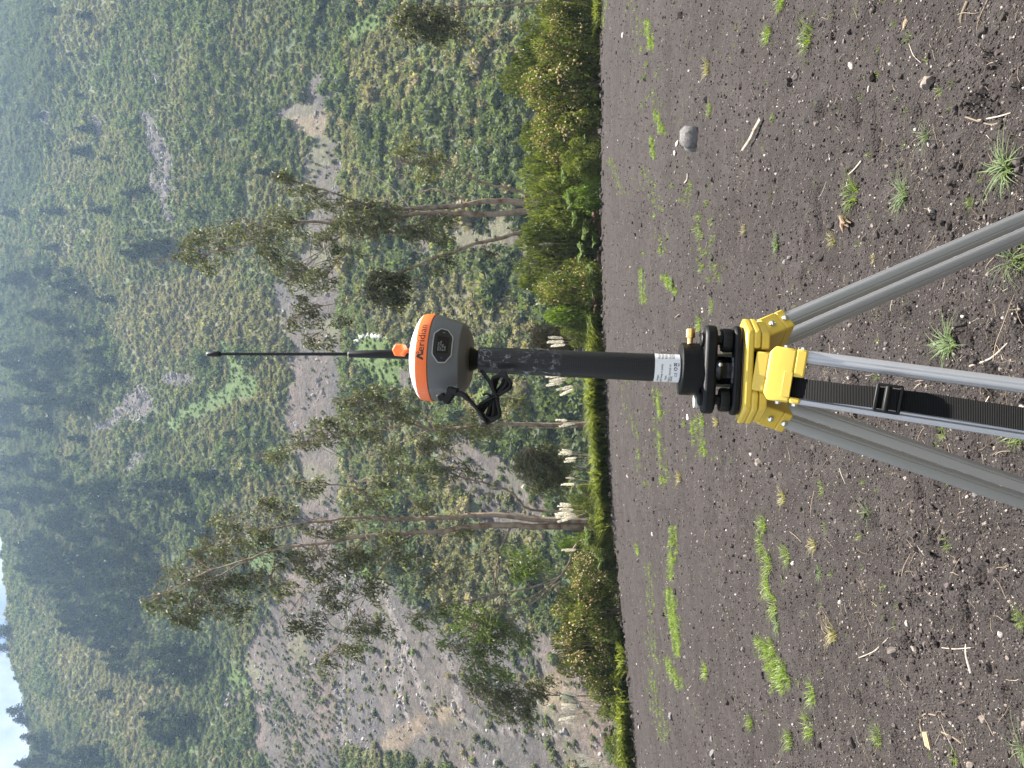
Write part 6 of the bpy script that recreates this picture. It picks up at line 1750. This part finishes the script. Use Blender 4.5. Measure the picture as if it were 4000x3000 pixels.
# ---- sticks and wood
def stick(pts, r, label, mm=None, name='stick', taper=.6, lift=.0):
    P = [Vector(on_land(a, b)) for a, b in pts]
    P = [Vector((p.x, p.y, gz1(p.x, p.y) + r * .5 + lift * i / len(P))) for i, p in enumerate(P)]
    o_ = P[0].copy(); P = smooth_path([p - o_ for p in P], 4); m_ = len(P)
    t = obj(name, MB().tube(P, [r * .55 * (1 - (1 - taper) * i / (m_ - 1)) for i in range(m_)], 7).mesh(name, mm or M_deadwood), None, o_)
    return tag(t, label, 'stick', 'sticks on the soil')
stick([(2985, 462), (2968, 500), (2945, 545), (2925, 585)], .035, 'thick bleached stick lying below the large grey rock', taper=.7, lift=.05)
stick([(2700, 675), (2690, 700), (2680, 715)], .03, 'short pale stick left of the large grey rock', taper=.5)
stick([(3355, 628), (3330, 660), (3312, 682)], .010, 'thin white stick pointing at the thick bright tuft')
stick([(3810, 455), (3870, 485), (3900, 480)], .006, 'forked brown twig at the lower right', M_twig); stick([(3835, 470), (3900, 455), (3960, 440)], .006, 'pale stalk crossing the forked twig at the lower right')
stick([(3810, 1430), (3870, 1400), (3955, 1340)], .008, 'tan stalk lying between the right leg and the front leg')
stick([(3790, 2630), (3770, 2560), (3762, 2515)], .010, 'straight dry stalk at the lower left'); stick([(3670, 2530), (3720, 2535), (3790, 2530)], .005, 'thin straw crossing the straight dry stalk')
stick([(3600, 2860), (3590, 2820), (3610, 2790), (3660, 2795)], .009, 'dark curved twig at the lower left', M_twig); stick([(3680, 2860), (3720, 2880), (3755, 2905)], .007, 'dark twig beside the split piece of wood', M_twig)
stick([(3365, 2570), (3430, 2540), (3475, 2490)], .006, 'bundle stalk in the heap of dry straw on the left'); stick([(3400, 2560), (3440, 2530), (3470, 2500)], .006, 'second bundle stalk in the heap of dry straw')
stick([(3210, 1390 - 160), (3230, 1180)], .005, 'short dry twig under the right yellow clamp', M_twig); stick([(2640, 1240), (2668, 1225)], .018, 'small black twig behind the brass knob', M_twig)
stick([(3770, 5), (3755, 60), (3750, 90)], .012, 'brown root sticking in from the right edge', M_twig); stick([(3850, 0), (3820, 70), (3812, 120)], .006, 'thin dark root near the right edge', M_twig)
stick([(3565, 170), (3580, 215), (3600, 245)], .004, 'curved white rootlet on open soil at the right'); stick([(3280, 1830), (3292, 1860), (3300, 1890)], .005, 'pale rootlet left of the left leg')
# broken root and split board piece
p = on_land(3305, 850); mb = MB()
for i in range(6):
    a = random.uniform(-.5, .5); mb.tube([(random.gauss(0, .008), random.gauss(0, .006), .006 + .004 * i), (.045 * math.cos(a), .045 * math.sin(a), .012 + .004 * i), (.085 * math.cos(a + .2), .085 * math.sin(a + .2), .006 + .006 * i)], [.009, .010, .003], 6)
tag(obj('broken_root', mb.mesh('broken_root', wear(mat('root_wood', (0.15, 0.10, 0.06), .9), (.09, .06, .04), 60, .9)), None, (p[0], p[1], gz1(p[0], p[1])), (0, 0, R(200)), 1.1), 'splintered brown root lying beside the thick bright tuft', 'wood')
p = on_land(3625, 2890); mb = MB()
for i in range(3): mb.box((0, .013 * i - .013, .008 + .002 * i), (.075 - .008 * i, .012, .010))
tag(obj('split_wood', mb.mesh('split_wood', wear(mat('pale_wood', (0.30, 0.22, 0.13), .85), (.25, .17, .10), 50, .8), False), None, (p[0], p[1], gz1(p[0], p[1])), (0, R(-8), R(12)), 1.0), 'split piece of pale wood half buried at the lower left', 'wood')
